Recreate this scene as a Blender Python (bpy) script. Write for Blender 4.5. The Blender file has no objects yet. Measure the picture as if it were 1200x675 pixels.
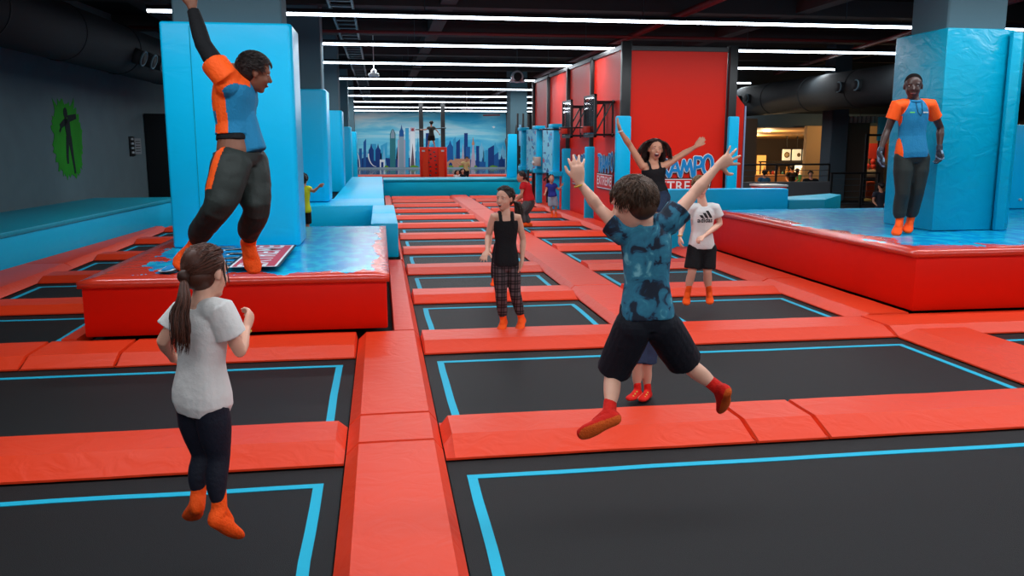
import bpy, bmesh, math, random
from mathutils import Vector, Matrix, noise
from mathutils.bvhtree import BVHTree
V = Vector
PI = math.pi
random.seed(7)

# ------------------------------------------------------------------ camera, light, exposure
SC = bpy.context.scene
COL = SC.collection
FOC = 1000.0                      # focal length in pixels of the 1200 px wide frame
CAMH = 1.62
PITCH = math.atan(169.5 / FOC)
YAW = math.atan(155 / math.hypot(FOC, 169.5))
EXPOSURE = 0.0
LAMP_W = 16.5                     # watts per metre of ceiling tube
TUBE_E = 9.0
FOOD_W = 150.0
LAMP_Y = [-9.0, -4.6, -0.4, 3.9, 8.1, 13.96, 17.95, 22.03, 27.36, 31.93, 36.95, 42.18, 48.4, 53.6]
LAMP_Z = 3.58

cy, sy, cp, sp = math.cos(YAW), math.sin(YAW), math.cos(PITCH), math.sin(PITCH)
FWD = V((sy * cp, cy * cp, -sp)); RGT = V((cy, -sy, 0)); UPV = RGT.cross(FWD)
cam_d = bpy.data.cameras.new('camera')
cam_d.sensor_width = 36.0
cam_d.lens = 36.0 * FOC / 1200.0
cam_d.clip_end = 300
cam = bpy.data.objects.new('camera', cam_d); COL.objects.link(cam)
cam.matrix_world = Matrix(((RGT.x, UPV.x, -FWD.x, 0), (RGT.y, UPV.y, -FWD.y, 0), (RGT.z, UPV.z, -FWD.z, CAMH), (0, 0, 0, 1)))
SC.camera = cam
SC.view_settings.view_transform = 'Standard'
SC.view_settings.look = 'None'
SC.view_settings.exposure = EXPOSURE
SC.view_settings.gamma = 1.0
SC.view_settings.use_curve_mapping = False
SC.cycles.use_denoising = True
SC.cycles.max_bounces = 6
SC.cycles.sample_clamp_indirect = 4.0
W = bpy.data.worlds.new('world'); SC.world = W
W.use_nodes = True
W.node_tree.nodes['Background'].inputs[0].default_value = (0.25, 0.45, 0.55, 1)
W.node_tree.nodes['Background'].inputs[1].default_value = 0.02


def at(x, y, Y):
    """point at distance Y down the hall seen at frame position x, y"""
    d = FWD * FOC + RGT * (x - 600) - UPV * (y - 337.5)
    return V((0, 0, CAMH)) + d * (Y / d.y)

# ------------------------------------------------------------------ materials
def lin(c):
    return tuple(((v / 255) / 12.92 if v / 255 <= 0.04045 else ((v / 255 + 0.055) / 1.055) ** 2.4) for v in c)

MATS = {}
def mat(name, rgb, rough=0.5, spec=0.5, metal=0.0, bump=None, emit=0.0, coat=0.0, var=0.0, alpha=1.0):
    """rgb in sRGB 0..255; bump = (scale, strength, kind)"""
    if name in MATS: return MATS[name]
    m = bpy.data.materials.new(name); m.use_nodes = True
    nt = m.node_tree; b = nt.nodes['Principled BSDF']
    c = lin(rgb)
    b.inputs['Base Color'].default_value = (*c, 1)
    b.inputs['Roughness'].default_value = rough
    b.inputs['Specular IOR Level'].default_value = spec
    b.inputs['Metallic'].default_value = metal
    b.inputs['Coat Weight'].default_value = coat
    if emit:
        b.inputs['Emission Color'].default_value = (*c, 1); b.inputs['Emission Strength'].default_value = emit
    tc = nt.nodes.new('ShaderNodeNewGeometry')
    if var:
        n = nt.nodes.new('ShaderNodeTexNoise'); n.inputs['Scale'].default_value = 2.5; n.inputs['Detail'].default_value = 5
        nt.links.new(tc.outputs['Position'], n.inputs['Vector'])
        mx = nt.nodes.new('ShaderNodeMix'); mx.data_type = 'RGBA'
        mx.inputs[6].default_value = (*[v * (1 - var) for v in c], 1); mx.inputs[7].default_value = (*[min(1, v * (1 + var)) for v in c], 1)
        nt.links.new(n.outputs[0], mx.inputs[0]); nt.links.new(mx.outputs[2], b.inputs['Base Color'])
    if bump:
        sc, st, kind = bump
        n = nt.nodes.new('ShaderNodeTexNoise'); n.inputs['Scale'].default_value = sc; n.inputs['Detail'].default_value = 4
        mp = nt.nodes.new('ShaderNodeMapping')
        if kind == 'vinyl':
            mp.inputs['Scale'].default_value = (1, 1, 1.6); n.inputs['Distortion'].default_value = 1.6; n.inputs['Detail'].default_value = 2.5
        elif kind == 'stretch':
            mp.inputs['Scale'].default_value = (0.25, 0.6, 2.4); n.inputs['Distortion'].default_value = 0.8
        nt.links.new(tc.outputs['Position'], mp.inputs['Vector']); nt.links.new(mp.outputs[0], n.inputs['Vector'])
        bp = nt.nodes.new('ShaderNodeBump'); bp.inputs['Strength'].default_value = st; bp.inputs['Distance'].default_value = 0.03
        nt.links.new(n.outputs[0], bp.inputs['Height']); nt.links.new(bp.outputs[0], b.inputs['Normal'])
    MATS[name] = m
    return m

def splash_mat(name, box, edges, seed):
    """glossy vinyl printed blue with red splashed borders. box = x0,x1,y0,y1; edges = which sides are red"""
    m = bpy.data.materials.new(name); m.use_nodes = True
    nt = m.node_tree; b = nt.nodes['Principled BSDF']; L = nt.links.new; N = nt.nodes.new
    g = N('ShaderNodeNewGeometry'); s = N('ShaderNodeSeparateXYZ'); L(g.outputs['Position'], s.inputs[0])
    def M(op, a, c):
        n = N('ShaderNodeMath'); n.operation = op
        for i, v in enumerate((a, c)):
            if isinstance(v, (int, float)): n.inputs[i].default_value = v
            else: L(v, n.inputs[i])
        return n.outputs[0]
    x0, x1, y0, y1 = box
    d = None
    for e, wgt in edges:
        v = {'l': M('SUBTRACT', s.outputs[0], x0), 'r': M('SUBTRACT', x1, s.outputs[0]),
             'f': M('SUBTRACT', s.outputs[1], y0), 'b': M('SUBTRACT', y1, s.outputs[1])}[e]
        v = M('DIVIDE', v, wgt)
        d = v if d is None else M('MINIMUM', d, v)
    mp = N('ShaderNodeMapping'); mp.inputs['Location'].default_value = (seed, seed * 2, 0); mp.inputs['Scale'].default_value = (1.5, 0.8, 0.3)
    L(g.outputs['Position'], mp.inputs[0])
    n1 = N('ShaderNodeTexNoise'); n1.inputs['Scale'].default_value = 1.6; n1.inputs['Detail'].default_value = 6; n1.inputs['Roughness'].default_value = 0.62
    L(mp.outputs[0], n1.inputs['Vector'])
    f = M('ADD', d, M('MULTIPLY', M('SUBTRACT', n1.outputs[0], 0.5), 4.6))
    f = M('GREATER_THAN', f, 1.0)
    n2 = N('ShaderNodeTexNoise'); n2.inputs['Scale'].default_value = 5.0; n2.inputs['Detail'].default_value = 5
    L(mp.outputs[0], n2.inputs['Vector'])
    mixb = N('ShaderNodeMix'); mixb.data_type = 'RGBA'
    mixb.inputs[6].default_value = (*lin((0, 150, 216)), 1); mixb.inputs[7].default_value = (*lin((20, 188, 230)), 1)
    r2 = N('ShaderNodeValToRGB'); r2.color_ramp.elements[0].position = 0.45; r2.color_ramp.elements[1].position = 0.58
    L(n2.outputs[0], r2.inputs[0]); L(r2.outputs[0], mixb.inputs[0])
    mx = N('ShaderNodeMix'); mx.data_type = 'RGBA'; mx.inputs[6].default_value = (*lin((214, 58, 36)), 1)
    L(f, mx.inputs[0]); L(mixb.outputs[2], mx.inputs[7]); L(mx.outputs[2], b.inputs['Base Color'])
    b.inputs['Roughness'].default_value = 0.22; b.inputs['Specular IOR Level'].default_value = 0.75
    n3 = N('ShaderNodeTexNoise'); n3.inputs['Scale'].default_value = 1.5; n3.inputs['Distortion'].default_value = 1.5; n3.inputs['Detail'].default_value = 3
    mp3 = N('ShaderNodeMapping'); mp3.inputs['Scale'].default_value = (0.5, 1.8, 1); L(g.outputs['Position'], mp3.inputs[0]); L(mp3.outputs[0], n3.inputs['Vector'])
    bp = N('ShaderNodeBump'); bp.inputs['Strength'].default_value = 0.2; bp.inputs['Distance'].default_value = 0.03
    L(n3.outputs[0], bp.inputs['Height']); L(bp.outputs[0], b.inputs['Normal'])
    MATS[name] = m
    return m

RED = mat('red_vinyl', (232, 60, 22), 0.45, 0.33, bump=(5, 0.2, 'vinyl'))
REDW = mat('red_board', (232, 34, 8), 0.45, 0.25, bump=(2, 0.06, 'vinyl'))
REDS = mat('red_side_vinyl', (226, 22, 0), 0.5, 0.15, bump=(3, 0.1, 'vinyl'))
BLUE = mat('blue_vinyl', (0, 192, 242), 0.34, 0.25, bump=(2.2, 0.14, 'vinyl'))
BLUE2 = mat('creased_blue_vinyl', (0, 158, 192), 0.3, 0.3, bump=(3.6, 0.4, 'vinyl'))
TEAL = mat('teal_vinyl', (0, 158, 186), 0.4, 0.25, bump=(3, 0.2, 'vinyl'))
BLACK = mat('black_metal', (16, 17, 19), 0.4, 0.5)
MATM = mat('jump_mat', (18, 19, 21), 0.6, 0.22, bump=(220, 0.2, ''), var=0.2)
LINE = mat('cyan_webbing', (0, 178, 214), 0.6, 0.3)
CONC = mat('grey_paint', (78, 104, 114), 0.8, 0.2, bump=(8, 0.1, ''))
CONCL = mat('light_grey_edge', (135, 140, 145), 0.7, 0.2)
WALLG = mat('slate_wall_paint', (88, 106, 112), 0.85, 0.2, var=0.12, bump=(3, 0.1, ''))
DARK = mat('dark_paint', (26, 30, 33), 0.75, 0.25)
CEIL = mat('ceiling_black', (30, 31, 34), 0.9, 0.1, var=0.2)
BEAM = mat('beam_dark', (58, 54, 54), 0.85, 0.15)
DUCT = mat('duct_charcoal', (34, 39, 42), 0.8, 0.15, bump=(4, 0.06, ''))
PIPE = mat('red_pipe', (105, 26, 26), 0.5, 0.4)
GALV = mat('galvanised', (70, 84, 90), 0.5, 0.5, metal=0.5)
WHITE = mat('white_plastic', (205, 208, 210), 0.4, 0.4)
TUBE = mat('tube_glow', (225, 240, 255), 0.5, 0.5, emit=TUBE_E)
DECK = mat('deck_dark', (20, 20, 22), 0.8, 0.2)
ORANGE = mat('orange_sock', (255, 88, 22), 0.75, 0.2, bump=(90, 0.3, ''))
REDSOCK = mat('red_sock', (222, 34, 26), 0.75, 0.2, bump=(90, 0.3, ''))

# ------------------------------------------------------------------ object helpers
def tag(o, label=None, cat=None, group=None, kind=None):
    if label: o['label'] = label
    if cat: o['category'] = cat
    if group: o['group'] = group
    if kind: o['kind'] = kind
    return o

def thing(name, label, cat, loc=(0, 0, 0), group=None):
    o = bpy.data.objects.new(name, None); COL.objects.link(o)
    o.location = loc; o.empty_display_size = 0.1
    return tag(o, label, cat, group)

class MB:
    def __init__(s): s.v = []; s.f = []; s.m = []
    def add(s, vs, fs, m=0):
        n = len(s.v); s.v += [tuple(v) for v in vs]; s.f += [tuple(i + n for i in f) for f in fs]; s.m += [m] * len(fs)
        return s
    def box(s, x0, x1, y0, y1, z0, z1, m=0):
        vs = [(x0, y0, z0), (x1, y0, z0), (x1, y1, z0), (x0, y1, z0), (x0, y0, z1), (x1, y0, z1), (x1, y1, z1), (x0, y1, z1)]
        return s.add(vs, [(0, 3, 2, 1), (4, 5, 6, 7), (0, 1, 5, 4), (1, 2, 6, 5), (2, 3, 7, 6), (3, 0, 4, 7)], m)
    def obox(s, c, ax, ay, az, m=0):
        """oriented box, centre c, half axes"""
        c, ax, ay, az = V(c), V(ax), V(ay), V(az)
        vs = [c + ax * i + ay * j + az * k for k in (-1, 1) for i, j in ((-1, -1), (1, -1), (1, 1), (-1, 1))]
        return s.add(vs, [(0, 3, 2, 1), (4, 5, 6, 7), (0, 1, 5, 4), (1, 2, 6, 5), (2, 3, 7, 6), (3, 0, 4, 7)], m)
    def prism(s, poly, lo, hi, fn=None, m=0):
        """poly 2D list extruded along third axis; fn maps (a,b,c)->xyz, default z up"""
        fn = fn or (lambda a, b, c: (a, b, c)); n = len(poly)
        vs = [fn(a, b, lo) for a, b in poly] + [fn(a, b, hi) for a, b in poly]
        fs = [tuple(range(n - 1, -1, -1)), tuple(range(n, 2 * n))] + [(i, (i + 1) % n, n + (i + 1) % n, n + i) for i in range(n)]
        return s.add(vs, fs, m)
    def ring_loft(s, rings, m=0, cap=True):
        n = len(rings[0]); vs = [p for r in rings for p in r]; fs = []
        for k in range(len(rings) - 1):
            for i in range(n):
                j = (i + 1) % n
                fs.append((k * n + i, k * n + j, (k + 1) * n + j, (k + 1) * n + i))
        if cap:
            fs.append(tuple(range(n - 1, -1, -1))); fs.append(tuple((len(rings) - 1) * n + i for i in range(n)))
        return s.add(vs, fs, m)
    def tube(s, pts, rad, n=12, side=None, m=0, round_caps=True):
        """tube through pts; rad = r or (r along side, r across) per point"""
        pts = [V(p) for p in pts]
        if not isinstance(rad, (list, tuple)): rad = [rad] * len(pts)
        rad = [(r, r) if not isinstance(r, (tuple, list)) else r for r in rad]
        if round_caps:
            P, R = [], []
            d0 = (pts[0] - pts[1]).normalized(); r0 = rad[0]
            for a, q in ((1.0, 0.15), (0.8, 0.6), (0.45, 0.89)):
                P.append(pts[0] + d0 * min(r0) * a); R.append((r0[0] * q, r0[1] * q))
            P += pts; R += rad
            d1 = (pts[-1] - pts[-2]).normalized(); r1 = rad[-1]
            for a, q in ((0.45, 0.89), (0.8, 0.6), (1.0, 0.15)):
                P.append(pts[-1] + d1 * min(r1) * a); R.append((r1[0] * q, r1[1] * q))
            pts, rad = P, R
        rings = []; prev = V(side) if side is not None else None
        for i, p in enumerate(pts):
            t = (pts[min(i + 1, len(pts) - 1)] - pts[max(i - 1, 0)])
            t = t.normalized() if t.length > 1e-9 else V((0, 0, 1))
            if prev is None:
                prev = t.orthogonal()
            u = prev - t * prev.dot(t)
            if u.length < 1e-6: u = t.orthogonal()
            u.normalize(); w = t.cross(u)
            if side is None: prev = u
            rings.append([p + u * (math.cos(2 * PI * k / n) * rad[i][0]) + w * (math.sin(2 * PI * k / n) * rad[i][1]) for k in range(n)])
        return s.ring_loft(rings, m)
    def ell(s, c, rx, ry, rz, ax=None, m=0, nu=16, nv=10):
        """ellipsoid with axes matrix ax = (x,y,z) unit vectors"""
        c = V(c); ax = ax or (V((1, 0, 0)), V((0, 1, 0)), V((0, 0, 1)))
        vs = [c - ax[2] * rz]; fs = []
        for j in range(1, nv):
            th = PI * j / nv
            for i in range(nu):
                a = 2 * PI * i / nu
                vs.append(c + ax[0] * (rx * math.sin(th) * math.cos(a)) + ax[1] * (ry * math.sin(th) * math.sin(a)) - ax[2] * (rz * math.cos(th)))
        vs.append(c + ax[2] * rz); T = len(vs) - 1
        for i in range(nu):
            j = (i + 1) % nu
            fs.append((0, 1 + j, 1 + i)); fs.append((T, T - nu + i, T - nu + j))
            for k in range(nv - 2):
                a = 1 + k * nu
                fs.append((a + i, a + j, a + nu + j, a + nu + i))
        return s.add(vs, fs, m)
    def mesh(s, name, mats, smooth=False):
        me = bpy.data.meshes.new(name); me.from_pydata(s.v, [], s.f)
        for mm in (mats if isinstance(mats, (list, tuple)) else [mats]): me.materials.append(mm)
        me.polygons.foreach_set('material_index', s.m)
        if smooth: me.polygons.foreach_set('use_smooth', [True] * len(me.polygons))
        me.update(); return me
    def build(s, name, mats, parent=None, smooth=False, bevel=0, seg=2, origin=None):
        me = s.mesh(name, mats, smooth)
        bm = bmesh.new(); bm.from_mesh(me)
        bmesh.ops.recalc_face_normals(bm, faces=bm.faces)
        if bevel:
            es = [e for e in bm.edges if len(e.link_faces) == 2 and e.calc_face_angle(0) > 0.5]
            bmesh.ops.bevel(bm, geom=es, offset=bevel, segments=seg, profile=0.5, affect='EDGES', clamp_overlap=True)
            for f in bm.faces: f.smooth = True
        bm.to_mesh(me); bm.free()
        return link(name, me, parent, origin, sharp=bool(bevel))

def link(name, me, parent=None, origin=None, sharp=False):
    o = bpy.data.objects.new(name, me); COL.objects.link(o)
    off = V((0, 0, 0))
    if parent is not None:
        p = parent; 
        while p is not None: off += p.location; p = p.parent
    if origin is not None:
        origin = V(origin)
    else:
        origin = V(off)
    me.transform(Matrix.Translation(-origin)); o.location = origin - off
    if parent is not None: o.parent = parent
    if sharp:
        try: me.set_sharp_from_angle(angle=math.radians(40))
        except Exception: pass
    return o

def struct(name, mb, m, **k):
    return tag(mb.build(name, m, **k), kind='structure')

def remeshed(mb, voxel, smooth_it=4, disp=None, fac=0.5):
    """voxel union of closed pieces -> smooth mesh"""
    me = mb.mesh('tmp', [])
    bm = bmesh.new(); bm.from_mesh(me); bmesh.ops.recalc_face_normals(bm, faces=bm.faces); bm.to_mesh(me); bm.free()
    o = bpy.data.objects.new('tmp', me); COL.objects.link(o)
    r = o.modifiers.new('r', 'REMESH'); r.mode = 'VOXEL'; r.voxel_size = voxel; r.adaptivity = 0
    if smooth_it:
        q = o.modifiers.new('s', 'SMOOTH'); q.factor = fac; q.iterations = smooth_it
    dg = bpy.context.evaluated_depsgraph_get(); dg.update()
    new = bpy.data.meshes.new_from_object(o.evaluated_get(dg))
    bpy.data.objects.remove(o); bpy.data.meshes.remove(me)
    if disp:
        amp, sc, ani = disp
        ns = [v.normal.copy() for v in new.vertices]
        for v, n in zip(new.vertices, ns):
            c = v.co
            q = V((c.x * sc * ani[0], c.y * sc * ani[1], c.z * sc * ani[2]))
            a = noise.noise(q) + 0.5 * noise.noise(q * 2.1 + V((3, 1, 5)))
            v.co = c + n * (amp * a)
    new.polygons.foreach_set('use_smooth', [True] * len(new.polygons))
    new.update()
    return new

def text_mesh(body, size, offset=0.0, extrude=0.0, shear=0.0, spacing=1.0, sub=0):
    cu = bpy.data.curves.new('txt', 'FONT'); cu.body = body; cu.size = size; cu.offset = offset; cu.extrude = extrude
    cu.shear = shear; cu.align_x = 'CENTER'; cu.align_y = 'CENTER'; cu.space_character = spacing; cu.resolution_u = 4
    o = bpy.data.objects.new('txt', cu); COL.objects.link(o)
    dg = bpy.context.evaluated_depsgraph_get(); dg.update()
    me = bpy.data.meshes.new_from_object(o.evaluated_get(dg)); bpy.data.objects.remove(o); bpy.data.curves.remove(cu)
    if sub:
        bm = bmesh.new(); bm.from_mesh(me)
        bmesh.ops.triangulate(bm, faces=bm.faces)
        for _ in range(sub): bmesh.ops.subdivide_edges(bm, edges=[e for e in bm.edges if e.calc_length() > size * 0.12], cuts=1)
        bm.to_mesh(me); bm.free()
    return me
# ------------------------------------------------------------------ setting: floor, ceiling, walls, columns
struct('floor', MB().box(-9, 24, -12, 58, -0.3, -0.1), DECK)
struct('ceiling', MB().box(-9, 24, -12, 58, 4.5, 4.7), CEIL)
struct('wall_far', MB().box(-9, 24, 56.12, 56.4, -0.1, 4.5), DARK)
struct('wall_behind', MB().box(-9, 24, -12.3, -12, -0.1, 4.5), DARK)
struct('wall_right', MB().box(22, 22.3, -12, 56, -0.1, 4.5), DARK)
KX = 0.075
def lw(y, x0=-6.36, y0=15.5): return x0 + KX * (y - y0)      # the left wall runs slightly askew
struct('wall_left', MB().prism([(lw(-12) - 0.3, -12), (lw(-12), -12), (lw(56), 56), (lw(56) - 0.3, 56)], -0.1, 4.5), WALLG)

def column(name, x0, x1, y0, y1, m=CONC, z1=4.5, z0=-0.1):
    mb = MB().box(x0, x1, y0, y1, z0, z1)
    return struct(name, mb, m, bevel=0.02, seg=1)
column('column', -2.12, -1.0, 9.72, 10.25, z0=0.53)
for yy in (17.1, 24.1, 31.1, 38.1):
    column('column', -2.1, -1.07, yy, yy + 0.8, z0=0.51 if yy < 18 else -0.1)
column('column', 6.45, 7.2, 9.25, 9.95, z0=0.66)
column('column', 4.98, 5.64, 33, 34, z0=0.01)
column('column', 13.25, 13.79, 24, 24.6, mat('blue_grey_paint', (66, 82, 92), 0.8, 0.2))

# ceiling beams, cross beams, pipes, cable ladder, ducts
for i, yy in enumerate((8, 12.6, 16.9, 21.2, 26, 31, 36, 41, 46, 51)):
    struct('ceiling_beam', MB().box(-6.5, 20, yy, yy + 0.35, 4.18, 4.5), BEAM)
for xx in (-4.6, 1.2, 8.4, 14.5):
    struct('ceiling_beam', MB().box(xx, xx + 0.3, -12, 56, 4.22, 4.5), BEAM)
def pipe(name, pts, r, m, label, n=10):
    return tag(MB().tube(pts, r, n=n, round_caps=False).build(name, m, smooth=True), label, 'pipe')
pipe('sprinkler_pipe', [(5.9, 3, 4.1), (5.9, 55, 4.1)], 0.07, PIPE, 'long dark red sprinkler pipe running down the hall above the red wall')
pipe('sprinkler_pipe', [(-6, 11.4, 4.05), (19, 11.4, 4.05)], 0.035, PIPE, 'thin dark red pipe crossing the ceiling nearest the camera')
pipe('sprinkler_pipe', [(-6, 19.8, 4.05), (19, 19.8, 4.05)], 0.035, PIPE, 'thin dark red pipe crossing the ceiling behind the second ceiling lamp')
pipe('sprinkler_pipe', [(9.2, 8.5, 3.86), (12.8, 27, 3.86)], 0.05, PIPE, 'slanted red pipe under the ceiling left of the right column')
mb = MB()
ring = [V((3.0 + 0.17 * math.cos(a), 12.6, 4.0 + 0.17 * math.sin(a))) for a in [2 * PI * k / 24 for k in range(25)]]
mb.tube(ring, 0.015, n=6, round_caps=False); mb.tube([(3.0, 12.6, 4.17), (3.0, 12.6, 4.4)], 0.01, n=6)
tag(mb.build('hose_coil', PIPE, smooth=True), 'round red coil hanging under the ceiling above the nearest lamp', 'coil')
lad = MB()
for dx in (0, 0.42): lad.box(-0.85 + dx - 0.02, -0.85 + dx + 0.02, 6, 54, 4.1, 4.18)
yy = 6.2
while yy < 54: lad.box(-0.85, -0.43, yy, yy + 0.09, 4.12, 4.14); yy += 0.62
tag(lad.build('cable_tray', GALV), 'ladder shaped cable tray under the ceiling right of the left columns', 'cable tray')

def duct(label, p0, p1, r, noz, toward):
    t = thing('air_duct', label, 'air duct', p0)
    d = (V(p1) - V(p0)).normalized()
    MB().tube([p0, p1], r, n=40, round_caps=False).build('duct_tube', DUCT, t, smooth=True)
    s = (V(p1) - V(p0)).length; k = 1.2
    while k < s:
        c = V(p0) + d * k
        MB().tube([c - d * 0.02, c + d * 0.02], r + 0.012, n=40, round_caps=False).build('joint_band', DUCT, t, smooth=False); k += 2.4
    for q in noz:
        c = V(p0) + d * q + V(toward) * (r * 0.9)
        n = MB().tube([c, c + V(toward) * 0.2], [0.15, 0.13], n=20, round_caps=False)
        o = n.build('nozzle', DARK, t, smooth=True)
        rg = [c + V(toward) * 0.2 + (d * math.cos(a) + d.cross(V(toward)) * math.sin(a)) * 0.13 for a in [2 * PI * j / 20 for j in range(21)]]
        MB().tube(rg, 0.018, n=6, round_caps=False).build('nozzle_ring', CONC, o, smooth=True)
    return t
a, b = V((-5.75, 4, 3.45)), V((-4.25, 24, 3.28))
duct('huge dark round air duct above the slate wall on the left', a, b, 0.45, [13.0, 13.55, 14.1], V((0.93, -0.15, -0.33)).normalized())
duct('huge dark round air duct above the food hall on the right', V((12.0, 12, 2.98)), V((12.0, 27.4, 2.98)), 0.48, [7.9, 8.7, 14.2, 14.9], V((-0.93, -0.36, 0.05)).normalized())

# ceiling lamps: long tubes across the hall
ordi = ['nearest', 'second', 'third', 'fourth', 'fifth', 'sixth', 'seventh', 'eighth', 'farthest']
for i, yy in enumerate(LAMP_Y):
    vis = i - 5
    if vis < 0: label = 'long white ceiling tube lamp over the hall behind the camera'; grp = 'ceiling tube lamps behind the camera'
    else: label = '%s long white tube lamp across the ceiling' % ordi[vis]; grp = 'long tube lamps across the ceiling'
    x0, x1 = (-3.4, 12.15)
    t = thing('ceiling_lamp', label, 'ceiling lamp', (x0, yy, LAMP_Z), grp)
    MB().box(x0, x1, yy - 0.035, yy + 0.035, LAMP_Z + 0.02, LAMP_Z + 0.08).build('lamp_housing', DARK, t)
    MB().tube([(x0 + .01, yy, LAMP_Z), (x1 - .01, yy, LAMP_Z)], 0.026, n=8, round_caps=False).build('lamp_tube', TUBE, t, smooth=True)
    if vis >= 0:
        for k in range(5):
            xx = x0 + 0.6 + k * 3.55
            MB().tube([(xx, yy, LAMP_Z + 0.05), (xx, yy, 4.5)], 0.006, n=5, round_caps=False).build('hanging_wire', GALV, t)
    ld = bpy.data.lights.new('lamp_light', 'AREA'); ld.shape = 'RECTANGLE'; ld.size = x1 - x0; ld.size_y = 0.07
    ld.energy = LAMP_W * (x1 - x0); ld.color = (0.93, 0.97, 1.0)
    lo = bpy.data.objects.new('lamp_light', ld); COL.objects.link(lo); lo.parent = t; lo.location = ((x1 - x0) / 2, 0, -0.045)

def at_z(x, y, z):
    d = FWD * FOC + RGT * (x - 600) - UPV * (y - 337.5)
    return V((0, 0, CAMH)) + d * ((z - CAMH) / d.z)

# small hanging fittings under the lamps
c = at(438, 84, 22); t = thing('hanging_sensor', 'small white fitting hanging below the second ceiling lamp, left', 'sensor', c)
MB().tube([c + V((0, 0, 1.1)), c + V((0, 0, 0.02))], 0.012, n=6).build('stem', WHITE, t)
MB().box(c.x - 0.13, c.x + 0.13, c.y - 0.08, c.y + 0.08, c.z - 0.12, c.z - 0.04).build('sensor_body', WHITE, t, bevel=0.02)
MB().ell(c + V((0, 0, 0.0)), 0.07, 0.07, 0.07).build('sensor_dome', WHITE, t, smooth=True)
c = at(606, 90, 25); t = thing('ceiling_speaker', 'white round fitting with a dark eye hanging by the fourth ceiling lamp', 'speaker', c)
MB().box(c.x - 0.22, c.x + 0.22, c.y - 0.1, c.y + 0.1, c.z - 0.16, c.z - 0.09).build('bracket', WHITE, t, bevel=0.02)
MB().tube([c + V((0, -0.1, 0)), c + V((0, 0.12, 0))], 0.17, n=24, round_caps=False).build('speaker_housing', WHITE, t, smooth=True)
MB().tube([c + V((0, -0.12, 0.0)), c + V((0, -0.09, 0))], 0.12, n=20, round_caps=False).build('speaker_mesh', DARK, t)
MB().tube([c + V((0, 0, 0.16)), c + V((0, 0, 1.0))], 0.01, n=6).build('hanging_wire', GALV, t)
c = at(547, 128, 46); t = thing('hanging_sensor', 'small white fitting hanging below the farther lamps, in front of the mural', 'sensor', c)
MB().box(c.x - 0.3, c.x + 0.3, c.y - 0.1, c.y + 0.1, c.z - 0.05, c.z + 0.05).build('sensor_body', WHITE, t, bevel=0.02)
MB().tube([c, c + V((0, 0, 0.9))], 0.02, n=6).build('stem', WHITE, t)

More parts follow.
